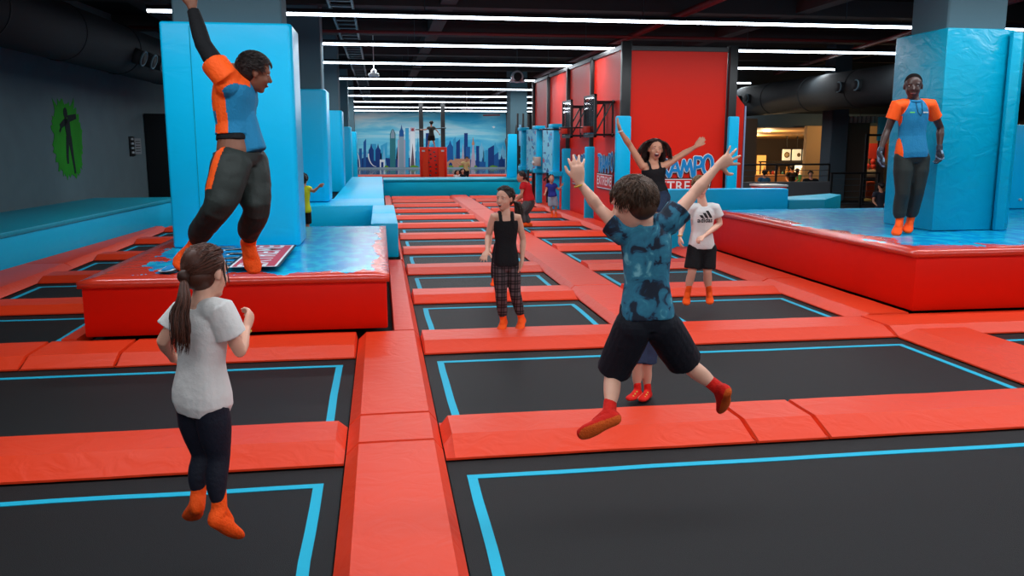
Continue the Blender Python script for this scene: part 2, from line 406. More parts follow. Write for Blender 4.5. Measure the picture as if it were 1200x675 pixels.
# ------------------------------------------------------------------ mural of a skyline on the far wall
def build_mural():
    D = 56.0
    cols = [(52, 158, 205), (26, 92, 160), (18, 60, 128), (60, 170, 215), (120, 190, 225), (44, 120, 130), (190, 170, 190), (105, 82, 96), (196, 140, 112), (96, 150, 30), (140, 160, 175), (235, 240, 245), (60, 50, 80), (170, 60, 60)]
    ms = []
    sky = bpy.data.materials.new('printed_sky'); sky.use_nodes = True; nt = sky.node_tree; bs = nt.nodes['Principled BSDF']
    g = nt.nodes.new('ShaderNodeNewGeometry'); mp = nt.nodes.new('ShaderNodeMapping'); mp.inputs['Scale'].default_value = (0.16, 1, 0.9); mp.inputs['Rotation'].default_value = (0, 0.25, 0)
    n = nt.nodes.new('ShaderNodeTexNoise'); n.inputs['Scale'].default_value = 1.4; n.inputs['Detail'].default_value = 6; n.inputs['Distortion'].default_value = 0.6
    r = nt.nodes.new('ShaderNodeValToRGB'); e = r.color_ramp.elements
    e[0].position = 0.38; e[0].color = (*lin((40, 175, 225)), 1); e[1].position = 0.72; e[1].color = (*lin((240, 250, 252)), 1)
    e2 = r.color_ramp.elements.new(0.52); e2.color = (*lin((120, 212, 238)), 1)
    nt.links.new(g.outputs['Position'], mp.inputs[0]); nt.links.new(mp.outputs[0], n.inputs['Vector']); nt.links.new(n.outputs[0], r.inputs[0]); nt.links.new(r.outputs[0], bs.inputs['Base Color'])
    bs.inputs['Roughness'].default_value = 0.7
    ms.append(sky)
    for i, c in enumerate(cols): ms.append(mat('mural_ink_%d' % i, c, 0.7, 0.3))
    mb = MB()
    def P(x, y, off=0.0):
        p = at(x, y, D - off); return p
    def poly(pts, m, off):
        vs = [P(x, y, off) for x, y in pts]; bk = [v + V((0, 0.004, 0)) for v in vs]; n = len(vs)
        mb.add(vs + bk, [tuple(range(n)), tuple(range(2 * n - 1, n - 1, -1))] + [(i, (i + 1) % n, n + (i + 1) % n, n + i) for i in range(n)], m)
    a, b = P(414, 132), P(599, 130)
    mb.box(a.x, b.x, D, D + 0.05, 0.0, P(500, 131).z, 0)
    base = 196
    def tower(x0, x1, y, m, off=0.01, top=None, by=base):
        w = x1 - x0
        if top == 'spire': pts = [(x0, by), (x0, y + 8), (x0 + w * .3, y + 5), (x0 + w * .5, y), (x0 + w * .7, y + 5), (x1, y + 8), (x1, by)]
        elif top == 'slant': pts = [(x0, by), (x0, y + 4), (x1, y), (x1, by)]
        elif top == 'round': pts = [(x0, by), (x0, y + 6), (x0 + w * .25, y + 1.5), (x0 + w * .5, y), (x0 + w * .75, y + 1.5), (x1, y + 6), (x1, by)]
        elif top == 'taper': pts = [(x0, by), (x0 + w * .3, y + 12), (x0 + w * .5, y), (x0 + w * .7, y + 12), (x1, by)]
        else: pts = [(x0, by), (x0, y), (x1, y), (x1, by)]
        poly(pts, m, off)
    rnd = random.Random(3)
    x = 420.0
    while x < 590:                                     # pale far layer
        w = rnd.uniform(4, 8)
        if not 491 < x < 500: tower(x, x + w, rnd.uniform(166, 184), rnd.choice((4, 5, 1)), 0.008, rnd.choice((None, 'slant', 'spire')))
        x += w * rnd.uniform(0.7, 1.1)
    # dark haze of low blocks along the shore
    poly([(418, 197), (418, 187), (430, 184), (440, 189), (452, 185), (470, 187), (484, 184), (493, 188), (493, 197)], 3, 0.012)
    poly([(524, 197), (524, 186), (536, 188), (552, 187), (566, 190), (580, 187), (592, 186), (592, 197)], 2, 0.012)
    T = tower
    T(421, 424, 174, 2, .016); T(426, 429, 162.5, 2, .016, 'slant'); T(432, 438, 168, 3, .018, 'spire'); T(440, 446, 168, 3, .018, 'spire')
    T(447, 453, 170, 5, .015, 'taper')
    T(457, 463.5, 151, 6, .02, 'round'); T(458, 462.5, 151.5, 11, .024, 'round', 162)
    T(466, 475, 164, 7, .02); T(467.5, 473.5, 157, 11, .022); T(468, 473, 146, 2, .024, 'spire', 160)
    T(475, 479, 150, 4, .014); T(480.5, 486.5, 149, 12, .02); T(481, 486, 168, 8, .022, 'taper'); T(481, 486, 149.5, 7, .023, None, 154)
    cc = [(483.5 + 1.6 * math.cos(k * PI / 5), 152 + 1.6 * math.sin(k * PI / 5)) for k in range(10)]; poly(cc, 14, .026)
    T(487, 492, 160, 1, .013, 'taper')
    T(499, 503, 156, 3, .016); T(510, 514, 162, 4, .014)
    T(524, 531, 164, 2, .018, 'spire'); T(531, 534, 160, 1, .015, 'slant'); T(534.5, 539, 163, 3, .016, 'slant')
    T(540, 545, 168, 7, .018, 'taper'); T(544, 548, 156, 3, .02); T(546, 551, 172, 2, .021)
    T(551.5, 557.5, 164, 7, .02, 'taper'); T(553, 556, 160, 9, .022, 'spire', 170); T(558, 561.5, 171, 3, .018)
    T(563, 568, 184, 2, .018, 'spire'); T(569, 572, 176, 1, .016); T(572, 579, 170, 3, .018, 'slant'); T(579, 584, 178, 2, .018, 'slant'); T(584.5, 591, 181, 3, .02, 'spire')
    # old bridge and fort in warm stone, arch, white arcs
    poly([(524, 196), (524, 190), (528, 187), (533, 188), (533, 196)], 9, .026); T(531, 534, 181, 9, .028, 'taper'); T(533, 551, 186, 9, .026)
    poly([(526, 196), (526, 192), (528, 190), (530, 192), (530, 196)], 3, .03)
    T(445, 451, 187, 12, .024); T(446.6, 449.4, 190, 3, .026)
    def arc(cx, cy_, rx, ry, a0, a1, wd, m, off):
        p1 = [(cx + rx * math.cos(a0 + (a1 - a0) * k / 14), cy_ - ry * math.sin(a0 + (a1 - a0) * k / 14)) for k in range(15)]
        p2 = [(cx + (rx - wd) * math.cos(a0 + (a1 - a0) * k / 14), cy_ - (ry - wd * .4) * math.sin(a0 + (a1 - a0) * k / 14)) for k in range(14, -1, -1)]
        poly(p1 + p2, m, off)
    arc(441, 180, 10, 15.5, PI * 1.0, PI * 1.5, 1.4, 12, .03)
    arc(414, 196, 8, 22, 0, PI * 0.5, 1.0, 12, .03)
    # gardens on the shore
    for xa, xb in ((480, 491), (450, 456), (525, 532), (537, 552), (573, 584), (555, 560)):
        poly([(xa, 197), (xa + 1, 194.6), (xa + (xb - xa) * .4, 193.6), (xb - 1, 194.8), (xb, 197)], 10, .034)
    poly([(576.5, 148.5), (579, 147.6), (580.5, 149), (578.5, 150.4)], 12, .02)
    poly([(566, 134.5), (586, 134), (586, 135.6), (566, 136)], 14, .02)
    # shoreline water band
    poly([(415, 199), (415, 196.2), (599, 195.8), (599, 198.6)], 11, .04)
    o = mb.build('city_mural', ms)
    tag(o, 'wide printed mural of a blue city skyline on the far wall', 'mural')
build_mural()

# ------------------------------------------------------------------ trampolines and red pads
def pad(label, x0, x1, y0, y1, lf=0.0, lb=0.0, ll=0.0, lr=0.0, group=None, m=None, h=0.08):
    """padded cover: flat top with sloped lips front/back/left/right, slightly pillowed"""
    g = 0.004
    x0 += g; x1 -= g; y0 += g; y1 -= g
    xs = [x0, x0 + max(ll, 0.012)] ; xe = [x1 - max(lr, 0.012), x1]
    nx = max(2, min(24, int((x1 - x0) / 0.22))); ny = max(2, min(24, int((y1 - y0) / 0.22)))
    X = [x0, xs[1]] + [xs[1] + (xe[0] - xs[1]) * k / nx for k in range(1, nx)] + [xe[0], x1]
    ya, yb = y0 + max(lf, 0.012), y1 - max(lb, 0.012)
    Y = [y0, ya] + [ya + (yb - ya) * k / ny for k in range(1, ny)] + [yb, y1]
    vs = []; fs = []
    for j, y in enumerate(Y):
        for i, x in enumerate(X):
            edge = i in (0, len(X) - 1) or j in (0, len(Y) - 1)
            z = -h + 0.012 if edge else 0.004 * noise.noise(V((x * 3, y * 3, 0)))
            if not edge and (i in (1, len(X) - 2) or j in (1, len(Y) - 2)): z -= 0.004
            if edge:
                if j == 0: y_ = y + 0.012 * noise.noise(V((x * 2.2, y * 2, 3)))
                else: y_ = y
            else: y_ = y
            vs.append((x, y_, z))
    n = len(X)
    for j in range(len(Y) - 1):
        for i in range(n - 1): fs.append((j * n + i, j * n + i + 1, (j + 1) * n + i + 1, (j + 1) * n + i))
    top = len(vs)
    per = [i for i in range(n)] + [j * n + n - 1 for j in range(1, len(Y))] + [(len(Y) - 1) * n + i for i in range(n - 2, -1, -1)] + [j * n for j in range(len(Y) - 2, 0, -1)]
    for k in per: vs.append((vs[k][0], vs[k][1], -h))
    q = len(per)
    for k in range(q): fs.append((per[k], top + k, top + (k + 1) % q, per[(k + 1) % q]))
    fs.append(tuple(top + k for k in range(q)))
    mb = MB().add(vs, fs)
    o = mb.build('safety_pad', m or RED, smooth=True, origin=((x0 + x1) / 2, (y0 + y1) / 2, -h))
    try: o.data.set_sharp_from_angle(angle=math.radians(9))
    except Exception: pass
    return tag(o, label, 'safety pad', group)

def trampoline(label, x0, x1, y0, y1, ix=0.12, iy=0.24, w=0.05, group=None, sides='lrfb'):
    t = thing('trampoline', label, 'trampoline', ((x0 + x1) / 2, (y0 + y1) / 2, -0.1), group)
    MB().box(x0 + .005, x1 - .005, y0 - .12, y1 - .005, -0.099, -0.086).build('jump_mat', MATM, t)
    z0, z1 = -0.086, -0.083
    a, b, c, d = x0 + ix, x1 - ix, y0 - 0.06, y1 - iy
    mb = MB()
    def strip(p, q, hor):
        n = max(2, int((V(p) - V(q)).length / 0.25)); L, R = [], []
        for k in range(n + 1):
            f = k / n; x = p[0] + (q[0] - p[0]) * f; y = p[1] + (q[1] - p[1]) * f
            o_ = 0.012 * noise.noise(V((x * 1.7, y * 1.7, 9)))
            if hor: L.append((x, y - w / 2 + o_)); R.append((x, y + w / 2 + o_))
            else: L.append((x - w / 2 + o_, y)); R.append((x + w / 2 + o_, y))
        mb.prism(L + R[::-1], z0, z1)
    strip((a - w / 2, c), (b + w / 2, c), True); strip((a - w / 2, d), (b + w / 2, d), True)
    strip((a, c + w / 2), (a, d - w / 2), False); strip((b, c + w / 2), (b, d - w / 2), False)
    mb.build('marking_line', LINE, t)
    return t

PF = [4.42, 6.80, 9.03, 11.1, 13.2, 15.3, 17.35, 19.35, 21.3, 23.2, 25.0, 26.5]   # front edges of the cross pads
PD = [0.61, 0.66, 0.62, 0.6, 0.56, 0.55, 0.55, 0.52, 0.5, 0.5, 0.45, 0.5]
PB = [a + b for a, b in zip(PF, PD)]
rown = ['first', 'second', 'third', 'fourth', 'fifth', 'sixth', 'seventh', 'eighth', 'ninth', 'tenth', 'eleventh', 'twelfth']
# front two rows: wide beds
for r, (a, b) in enumerate(((-1.5, PF[0]), (PB[0], PF[1]))):
    trampoline('wide black trampoline bed in the %s row, right of the red walkway' % rown[r], 0.31, 4.5, a, b)
    trampoline('wide black trampoline bed in the %s row, left of the red walkway' % rown[r], -4.19, -0.23, a, b)
trampoline('black trampoline bed at the right frame edge, in front of the big red platform', 5.25, 8.6, PB[0], PF[1])
for r in range(1, 11):
    a, b = PB[r], PF[r + 1]
    g = 'trampoline beds in the narrow columns'
    trampoline('narrow black trampoline bed, %s row, beside the red walkway' % rown[r + 1], 0.31, 2.12, a, b, group=g)
    trampoline('narrow black trampoline bed, %s row, right of the middle strip' % rown[r + 1], 2.75, 4.5 if r < 4 else 4.15, a, b, group=g)
    if r <= 5: trampoline('black trampoline bed in the %s row, beside the blue ledge on the left' % rown[r + 1], -4.2, -2.7, a, b, group='trampoline beds along the blue ledge')
trampoline('black trampoline bed behind the red platform with the blue column', -2.4, -0.3, 12.4, 15.2)

# walkway and strips along the hall
W0 = [(-1.5, 4.56), (4.56, 5.06), (5.06, 7.42)]
for (a, b), nm in zip(W0, ('longest piece nearest the camera', 'short square piece at the first crossing', 'piece in front of the left platform')):
    pad('red vinyl walkway pad between the front trampolines, %s' % nm, -0.23, 0.31, a, b, ll=0.07, lr=0.05)
pad('narrow red pad along the right side of the left platform', 0.07, 0.31, 7.42, 12.1, lr=0.05)
pad('thin red pad along the blue box past the left platform', 0.235, 0.31, 12.1, 16.2, lr=0.03)
pad('red pad along the far blue walkway up to the teal barrier', 0.1, 0.31, 16.2, 27.3, lr=0.04)
for (a, b), nm in zip(((7.47, 9.55), (9.55, 15.3), (15.3, 21.3), (21.3, 27.3)), ('nearest', 'second', 'third', 'farthest')):
    pad('%s piece of the salmon red strip between the two narrow trampoline columns' % nm, 2.12, 2.75, a, b, ll=0.07, lr=0.07)
pad('red strip pad right of the wide front trampolines', 4.5, 5.25, -1.5, 6.8, ll=0.16, lr=0.1)
pad('red strip pad along the foot of the big right platform, nearer piece', 4.5, 5.07, 7.47, 9.7, ll=0.14)
pad('red strip pad along the foot of the big right platform, farther piece', 4.5, 5.07, 9.7, 13.0, ll=0.14)
pad('red strip pad at the foot of the tall red wall', 4.15, 4.6, 13.2, 27.3, ll=0.1)
pad('red pad under the teal low wall beside the tall red wall', 4.6, 6.7, 13.35, 15.9)
for (a, b), nm in zip(((-1.5, 7.3), (7.3, 12.4), (12.4, 17.8)), ('nearest', 'middle', 'farthest')):
    x_ = lw((a + b) / 2, -4.66, 15)
    # follow the skewed ledge with a slanted outer side
    mb = MB(); xo0, xo1 = -4.9 + KX * (a - 11.8) + 0.01, -4.9 + KX * (b - 11.8) + 0.01
    lo, hi = -0.08, 0.0
    q = [(xo0, a + .004), (-4.2, a + .004), (-4.2, b - .004), (xo1, b - .004)]; qt = [(xo0, a + .01), (-4.32, a + .01), (-4.32, b - .01), (xo1, b - .01)]
    mb.ring_loft([[(x, y, lo) for x, y in q], [(x, y, lo + .012) for x, y in q], [(x, y, hi) for x, y in qt]])
    tag(mb.build('safety_pad', RED, bevel=0.006, seg=2, origin=(-4.4, (a + b) / 2, -.08)), 'red strip pad along the foot of the blue ledge, %s piece' % nm, 'safety pad')
# cross pads, right
for r in range(12):
    a, b = PF[r], PB[r]
    nm = rown[r]
    if r == 0:
        for (u, v), w_ in zip(((0.31, 2.1), (2.1, 2.55), (2.55, 4.5)), ('long piece under the jumping boy', 'short middle piece', 'long right piece')):
            pad('red cross pad behind the first row on the right, %s' % w_, u, v, a, b, lf=0.21, lb=0.06, ll=0.05 if u < 1 else 0)
        pad('red cross pad behind the first row on the right, outermost piece', 5.25, 8.6, a, b, lf=0.2, lb=0.06)
    elif r == 1:
        for (u, v), w_ in zip(((0.31, 2.45), (2.45, 4.5)), ('piece the girl in plaid stands on', 'piece toward the big right platform')):
            pad('red cross pad behind the second row, %s' % w_, u, v, a, b, lf=0.2, lb=0.06)
        pad('red cross pad along the front of the big right platform', 4.5, 8.6, a + 0.0, b - 0.02, lf=0.15)
    else:
        pad('red cross pad behind the %s row, left column beside the walkway' % nm, 0.31, 2.12, a, b, lf=0.17, lb=0.06, group='cross pads between the narrow trampolines')
        if r < 11 or True:
            pad('red cross pad behind the %s row, right column' % nm, 2.75, 4.5 if r < 4 else 4.15, a, b, lf=0.17, lb=0.06, group='cross pads between the narrow trampolines')
    if r == 0:
        pad('wrinkled red cross pad behind the first row, left of the walkway', -4.19, -0.23, a, b, lf=0.21, lb=0.06, lr=0.05)
    elif r == 1:
        for (u, v), w_ in zip(((-4.19, -2.75), (-2.75, -2.06), (-2.06, -0.23)), ('leftmost piece', 'short piece left of the platform', 'long piece before the platform')):
            pad('red cross pad left of the walkway, second row, %s' % w_, u, v, a - 0.04, b, lf=0.17, lb=0.04)
    elif r <= 6:
        pad('red cross pad behind the %s row, beside the blue ledge' % nm, -4.2, -2.7, a, b, lf=0.15, lb=0.06, group='cross pads along the blue ledge')
pad('red pad strip along the left side of the left platform', -2.7, -2.55, 7.47, 12.1)

# far field beyond the teal barrier
for i, yy in enumerate((33.5, 39.0, 44.5)):
    trampoline('far grey trampoline bed beyond the teal barrier, %s row, left half' % ordi[i], -1.4, 3.2, yy - 3.6, yy, group='far trampoline beds before the mural')
    trampoline('far grey trampoline bed beyond the teal barrier, %s row, right half' % ordi[i], 3.8, 8.4, yy - 3.6, yy, group='far trampoline beds before the mural')
    pad('far red cross pad beyond the teal barrier, %s row' % ordi[i], -1.4, 8.4, yy + 0.05, yy + 1.6, lf=0.1, lb=0.1, h=0.08, group='far cross pads before the mural')
struct('floor_far', MB().box(-2.0, 9.0, 46.4, 56.0, -0.1, -0.01), mat('glossy_grey_floor', (70, 84, 96), 0.12, 0.8))

# ------------------------------------------------------------------ padded platforms
def platform(label, x0, x1, y0, y1, h, seed, edges, overhang=0.025, side=REDS):
    t = thing('foam_platform', label, 'platform', ((x0 + x1) / 2, (y0 + y1) / 2, 0))
    MB().box(x0, x1, y0, y1, 0.001, h - 0.075).build('platform_base', side, t, bevel=0.015)
    o = overhang
    mb = MB(); nx = int((x1 - x0) / 0.12); ny = int((y1 - y0) / 0.15); X0, X1, Y0, Y1 = x0 - o, x1 + o, y0 - o, y1 + o
    vs = []; fs = []
    for j in range(ny + 1):
        for i in range(nx + 1):
            x = X0 + (X1 - X0) * i / nx; y = Y0 + (Y1 - Y0) * j / ny
            e = min(i, nx - i, j, ny - j)
            z = h - (0.022 if e == 0 else 0.004 if e == 1 else 0) + (0.006 * noise.noise(V((x * 1.6, y * 1.3, seed))) if e > 0 else 0)
            vs.append((x, y, z))
    n = nx + 1
    for j in range(ny):
        for i in range(nx): fs.append((j * n + i, j * n + i + 1, (j + 1) * n + i + 1, (j + 1) * n + i))
    per = [i for i in range(n)] + [j * n + nx for j in range(1, ny + 1)] + [ny * n + i for i in range(nx - 1, -1, -1)] + [j * n for j in range(ny - 1, 0, -1)]
    k0 = len(vs)
    for k in per: vs.append((vs[k][0], vs[k][1], h - 0.078))
    q = len(per)
    for k in range(q): fs.append((per[k], k0 + k, k0 + (k + 1) % q, per[(k + 1) % q]))
    fs.append(tuple(k0 + k for k in range(q)))
    mb.add(vs, fs)
    mb.build('top_cushion', splash_mat('splash_print_%d' % seed, (X0, X1, Y0, Y1), edges, seed), t, smooth=True)
    return t
platform('low red foam platform with blue splashed top carrying the blue column on the left', -2.5, 0.03, 7.5, 12.05, 0.5, 11, (('l', 0.42), ('f', 0.20), ('r', 0.12), ('b', 0.14)))
platform('big red foam platform with blue splashed top on the right', 5.1, 12.5, 7.5, 12.7, 0.61, 23, (('l', 0.22), ('f', 0.34)))

# lettering printed on the left platform top
def lettering(label, origin, ex, ez, size, name='wall_logo', group=None):
    """two-line logo: origin centre, ex reading direction, ez up direction; the print lies flat on its surface"""
    ex, ez = V(ex).normalized(), V(ez).normalized(); nn = ex.cross(ez)
    t = thing(name, label, 'logo', origin, group)
    blue = mat('logo_blue', (10, 140, 210), 0.4); wht = mat('logo_white', (238, 238, 238), 0.4); drk = mat('logo_dark', (26, 12, 22), 0.5); rd = mat('logo_red', (206, 30, 18), 0.4)
    s = size
    B = {'T': [[(0, 1), (1, 1)], [(.5, 1), (.42, 0)]], 'R': [[(.12, 0), (.12, 1)], [(.12, 1), (.6, .97), (.78, .78), (.6, .56), (.14, .48)], [(.4, .5), (.86, 0)]],
         'A': [[(0, 0), (.5, 1), (1, 0)], [(.24, .33), (.78, .33)]], 'M': [[(0, 0), (.26, 1), (.56, .36), (.86, 1), (1.14, 0)]],
         'P': [[(.12, 0), (.12, 1)], [(.12, 1), (.66, .98), (.84, .74), (.66, .48), (.14, .42)]],
         'O': [[(.5 + .46 * math.cos(a * PI / 6), .5 + .5 * math.sin(a * PI / 6)) for a in range(13)]]}
    xs = [-1.12, -.73, -.36, .06, .54, .88]; wz = [.02, -.03, .0, -.02, .03, .06]; ht = [.60, .60, .58, .56, .62, .66]
    off = [0.002]
    def quad(mb, pts):
        off[0] += 0.00012
        vs = [V(origin) + ex * (x * s) + ez * (y * s) + nn * off[0] for x, y in pts]
        mb.add(vs, [tuple(range(len(vs)))])
    def disc(mb, x, y, r): quad(mb, [(x + r * math.cos(k * PI / 6), y + r * math.sin(k * PI / 6)) for k in range(12)])
    for m, w, nm, dy in ((drk, .098, 'letter_shadow', -.03), (wht, .082, 'letter_outline', 0), (blue, .055, 'letters', 0)):
        mb = MB()
        for ch, dx, z, h_ in zip('TRAMPO', xs, wz, ht):
            for st in B[ch]:
                P_ = [(dx + x * .40, .10 + z + dy + y * h_) for x, y in st]
                for a, b in zip(P_, P_[1:]):
                    d = V((b[0] - a[0], b[1] - a[1])).normalized(); n = V((-d.y, d.x)) * w
                    quad(mb, [(a[0] + n.x, a[1] + n.y), (b[0] + n.x, b[1] + n.y), (b[0] - n.x, b[1] - n.y), (a[0] - n.x, a[1] - n.y)][::-1])
                for a in P_: disc(mb, a[0], a[1], w)
        mb.build(nm, m, t)
    x0, x1, y0, y1 = -1.08, 1.10, -.56, -.05
    for m, g, nm in ((drk, .065, 'box_shadow'), (wht, .03, 'box_outline'), (rd, .0, 'box_fill')):
        mb = MB(); quad(mb, [(x0 - g, y0 - g), (x1 + g, y0 - g), (x1 + g + .10, y1 + g), (x0 - g, y1 + g)]); mb.build(nm, m, t)
    off[0] += .001
    me = text_mesh('EXTREME', s * 0.50, 0.006 * s, 0.0, 0, 1.08)
    for v in me.vertices: v.co = V(origin) + ex * v.co.x + ez * (v.co.y - .30 * s) + nn * off[0]
    me.materials.append(wht); me.update(); link('word', me, t)
    return t
t = lettering('white and red lettering printed on the left platform top, beside the blue column', (-1.36, 8.55, 0.512), (0, 1, 0), (-1, 0, 0), 0.72, 'floor_logo')

# ------------------------------------------------------------------ padded columns and blue boxes
def wrap(label, poly, z0, z1, m=BLUE, name='column_padding', bevel=0.03, seams=()):
    cx = sum(p[0] for p in poly) / len(poly); cy_ = sum(p[1] for p in poly) / len(poly)
    t = thing(name, label, 'column padding', (cx, cy_, z0))
    MB().prism(poly, z0, z1).build('padding', m, t, bevel=bevel, seg=3)
    for (xa, ya, xb, yb) in seams:
        MB().tube([(xa, ya, z0 + 0.02), (xb, yb, z1 - 0.04)], 0.005, n=6, round_caps=False).build('seam', TEAL, t)
    return t
wrap('tall shiny blue padded column on the left platform, behind the jumping man', [(-2.23, 9.6), (-0.93, 9.6), (-0.89, 9.64), (-0.89, 10.35), (-2.23, 10.35)], 0.505, 2.87, seams=[(-1.93, 9.598, -1.93, 9.598)])
for i, (yy, z0, z1, nm) in enumerate(((17.0, 0.5, 2.64, 'second'), (24.0, 0.3, 2.5, 'third'), (31.0, 0.1, 2.2, 'fourth'), (38.0, 0.0, 2.12, 'farthest'))):
    wrap('%s blue padded column of the left row, seen past the big one' % nm, [(-2.2, yy), (-1.06, yy), (-0.99, yy + 0.07), (-0.99, yy + 1.0), (-2.2, yy + 1.0)], z0 if i else 0.5, z1, seams=())
t = wrap('tall creased blue padded column on the right platform, behind the staff man', [(6.33, 9.06), (7.08, 9.08), (7.30, 9.2), (7.30, 10.05), (6.33, 10.05)], 0.615, 2.9, BLUE2, bevel=0.012)
MB().prism([(7.10, 9.0), (7.22, 9.0), (7.34, 9.1), (7.33, 9.18), (7.10, 9.06)], 0.615, 2.86).build('padding_flap', BLUE2, t, bevel=0.012)
# lower blue padding panel at the right frame edge
t = thing('crash_mat', 'lower blue padded panel at the right edge behind the platform', 'padded panel', (10.5, 12.3, 0.61))
MB().box(9.55, 12.5, 12.0, 12.3, 0.615, 1.9).build('panel_cushion', BLUE, t, bevel=0.02)
c = at(1195, 234, 11.99); MB().tube([c, c + V((0, -0.02, 0))], 0.02, n=10).build('rivet', WHITE, t)
t = thing('padded_post', 'blue padded post right of the creased blue column', 'post', (9.2, 12.1, 0.61))
MB().box(9.22, 9.5, 12.2, 12.4, 0.615, 2.6).build('post_core', DARK, t)

t = thing('foam_ledge', 'long blue padded ledge along the slate wall on the left', 'ledge', (-5.5, 10, -0.1))
def lx(y, x0=-4.9, y0=11.8): return x0 + KX * (y - y0)
poly = [(lx(-3), -3), (lx(19.4), 19.4), (lw(19.4) + .01, 19.4), (lw(-3) + .01, -3)]
MB().prism(poly, -0.099, 0.40).build('ledge_front', mat('blue_side_vinyl', (0, 188, 234), 0.45, 0.12, bump=(3, .15, 'vinyl')), t, bevel=0.01)
poly2 = [(lx(-3) + .02, -3), (lx(19.4) + .02, 19.42), (lw(19.4) + .01, 19.42), (lw(-3) + .01, -3)]
MB().prism(poly2, 0.402, 0.475).build('ledge_top', TEAL, t, bevel=0.015)

t = thing('foam_box', 'blue foam box stepping up beside the narrow red pad, past the left platform', 'foam box', (0.04, 14, 0))
MB().box(-0.16, 0.23, 12.3, 14.1, 0.001, 0.495).build('box_front', BLUE, t, bevel=0.02)
MB().box(-0.16, 0.23, 14.12, 16.0, 0.001, 0.495).build('box_rear', BLUE, t, bevel=0.02)
t = thing('foam_walkway', 'long blue padded walkway running back beside the left columns', 'foam platform', (-1, 20, 0))
MB().box(-2.5, 0.06, 16.05, 18.1, 0.001, 0.49).build('walkway_end', BLUE, t, bevel=0.02)
MB().box(-0.98, 0.06, 18.12, 30.0, 0.001, 0.49).build('walkway_run', BLUE, t, bevel=0.02)
t = thing('foam_barrier', 'low teal barrier across the far end of the trampolines', 'barrier', (2.2, 27.5, 0))
MB().box(0.08, 4.5, 27.5, 29.2, -0.08, 0.41).build('barrier_base', mat('teal_side_vinyl', (0, 192, 226), 0.5, 0.12), t, bevel=0.02)
MB().box(0.08, 4.5, 27.46, 29.25, 0.412, 0.49).build('barrier_top', TEAL, t, bevel=0.02)
t = thing('low_wall', 'low cyan padded wall at the back of the right platform', 'low wall', (5.5, 13.1, 0))
MB().box(4.5, 6.5, 13.0, 13.3, -0.08, 0.9).build('wall_padding', BLUE, t, bevel=0.015)
t = thing('low_wall', 'lower blue padded block right of the cyan wall, before the food hall', 'low wall', (7, 13.1, 0))
MB().prism([(6.52, 13.0), (7.15, 13.0), (8.1, 14.2), (8.1, 14.6), (6.52, 13.6)], 0.0, 0.72).build('block_padding', TEAL, t, bevel=0.015)
t = thing('red_box', 'small red foam box with white top edge behind the cyan wall', 'foam box', (8, 18, 0))
p, q = at(893, 219, 18), at(921, 240, 18)
MB().box(p.x, q.x, 18, 18.6, 0, p.z).build('box_body', REDS, t, bevel=0.02)
MB().box(p.x - .02, q.x + .02, 17.98, 18.62, p.z + .002, p.z + .04).build('box_lid', WHITE, t)
# ------------------------------------------------------------------ tall red walls with logos and hoops
XW = 4.6; YC = 16.0; ZT = 3.40
ys = [16.0, 18.5, 20.9, 23.4, 25.7]
names = ['nearest', 'second', 'third', 'farthest']
for i in range(4):
    t = thing('wall_panel', '%s tall red panel of the side wall running back from the corner post' % names[i], 'wall panel', (XW, (ys[i] + ys[i + 1]) / 2, 0))
    MB().box(XW + 0.02, XW + 0.1, ys[i] + 0.05, ys[i + 1] - 0.05, -0.08, ZT - 0.02).build('panel_board', REDW, t)
    MB().box(XW - 0.02, XW + 0.14, ys[i] + 0.05, ys[i + 1] - 0.05, ZT - 0.02, ZT + 0.06).build('top_rail', BLACK, t)
for i in range(5):
    w = 0.06 if i else 0.08
    t = thing('wall_post', ('black corner post of the tall red walls, bare above its blue padding', 'black post after the nearest red side panel', 'black post between second and third red side panels', 'black post between third and farthest red side panels', 'black end post of the red side wall')[i], 'post', (XW, ys[i], 0))
    MB().box(XW - w, XW + 0.1, ys[i] - w * 0.9, ys[i] + 0.045, -0.08, ZT + (0.1 if i == 0 else 0.0)).build('post_core', BLACK, t, bevel=0.01)
    if i < 3:
        zz = 2.13 if i == 0 else 1.55 if i == 1 else 1.5
        MB().box(XW - w - 0.12, XW + 0.09, ys[i] - w * 0.9 - 0.12, ys[i] - w * 0.9 - 0.005, -0.08, zz).build('post_padding', BLUE, t, bevel=0.03)
t = thing('wall_panel', 'broad red front wall panel facing the camera behind the woman', 'wall panel', (5.6, YC, 0))
MB().box(XW + 0.11, 6.62, YC + 0.02, YC + 0.12, -0.08, ZT - 0.06).build('panel_board', REDW, t)
MB().box(XW + 0.08, 6.66, YC - 0.02, YC + 0.14, ZT - 0.06, ZT + 0.02).build('top_rail', BLACK, t)
t = thing('wall_post', 'black post at the right end of the broad red front wall', 'post', (6.72, YC, 0))
MB().box(6.64, 6.8, YC - 0.08, YC + 0.12, -0.08, ZT + 0.06).build('post_core', BLACK, t, bevel=0.01)
MB().box(6.62, 6.83, YC - 0.2, YC - 0.085, -0.08, 2.13).build('post_padding', BLUE, t, bevel=0.03)
t = thing('wall_panel', 'narrow red wing panel with slanted top right of the broad red wall', 'wall panel', (6.95, YC, 0))
MB().prism([(6.81, -0.08), (7.04, -0.08), (7.04, 2.35), (6.81, 2.62)], YC + 0.1, YC + 0.18, lambda a, b, c: (a, c, b)).build('panel_board', REDW, t)
MB().box(7.045, 7.075, YC + 0.08, YC + 0.2, -0.08, 2.34).build('edge_trim', mat('lilac_trim', (150, 165, 200), 0.4), t)
lettering('blue and white lettered logo on the broad red front wall, behind the woman', (5.72, YC + 0.012, 0.95), (1, 0, 0), (0, 0, 1), 0.53)
lettering('blue and white lettered logo on the nearest red side panel', (XW + 0.012, 17.35, 1.0), (0, -1, 0), (0, 0, 1), 0.52)
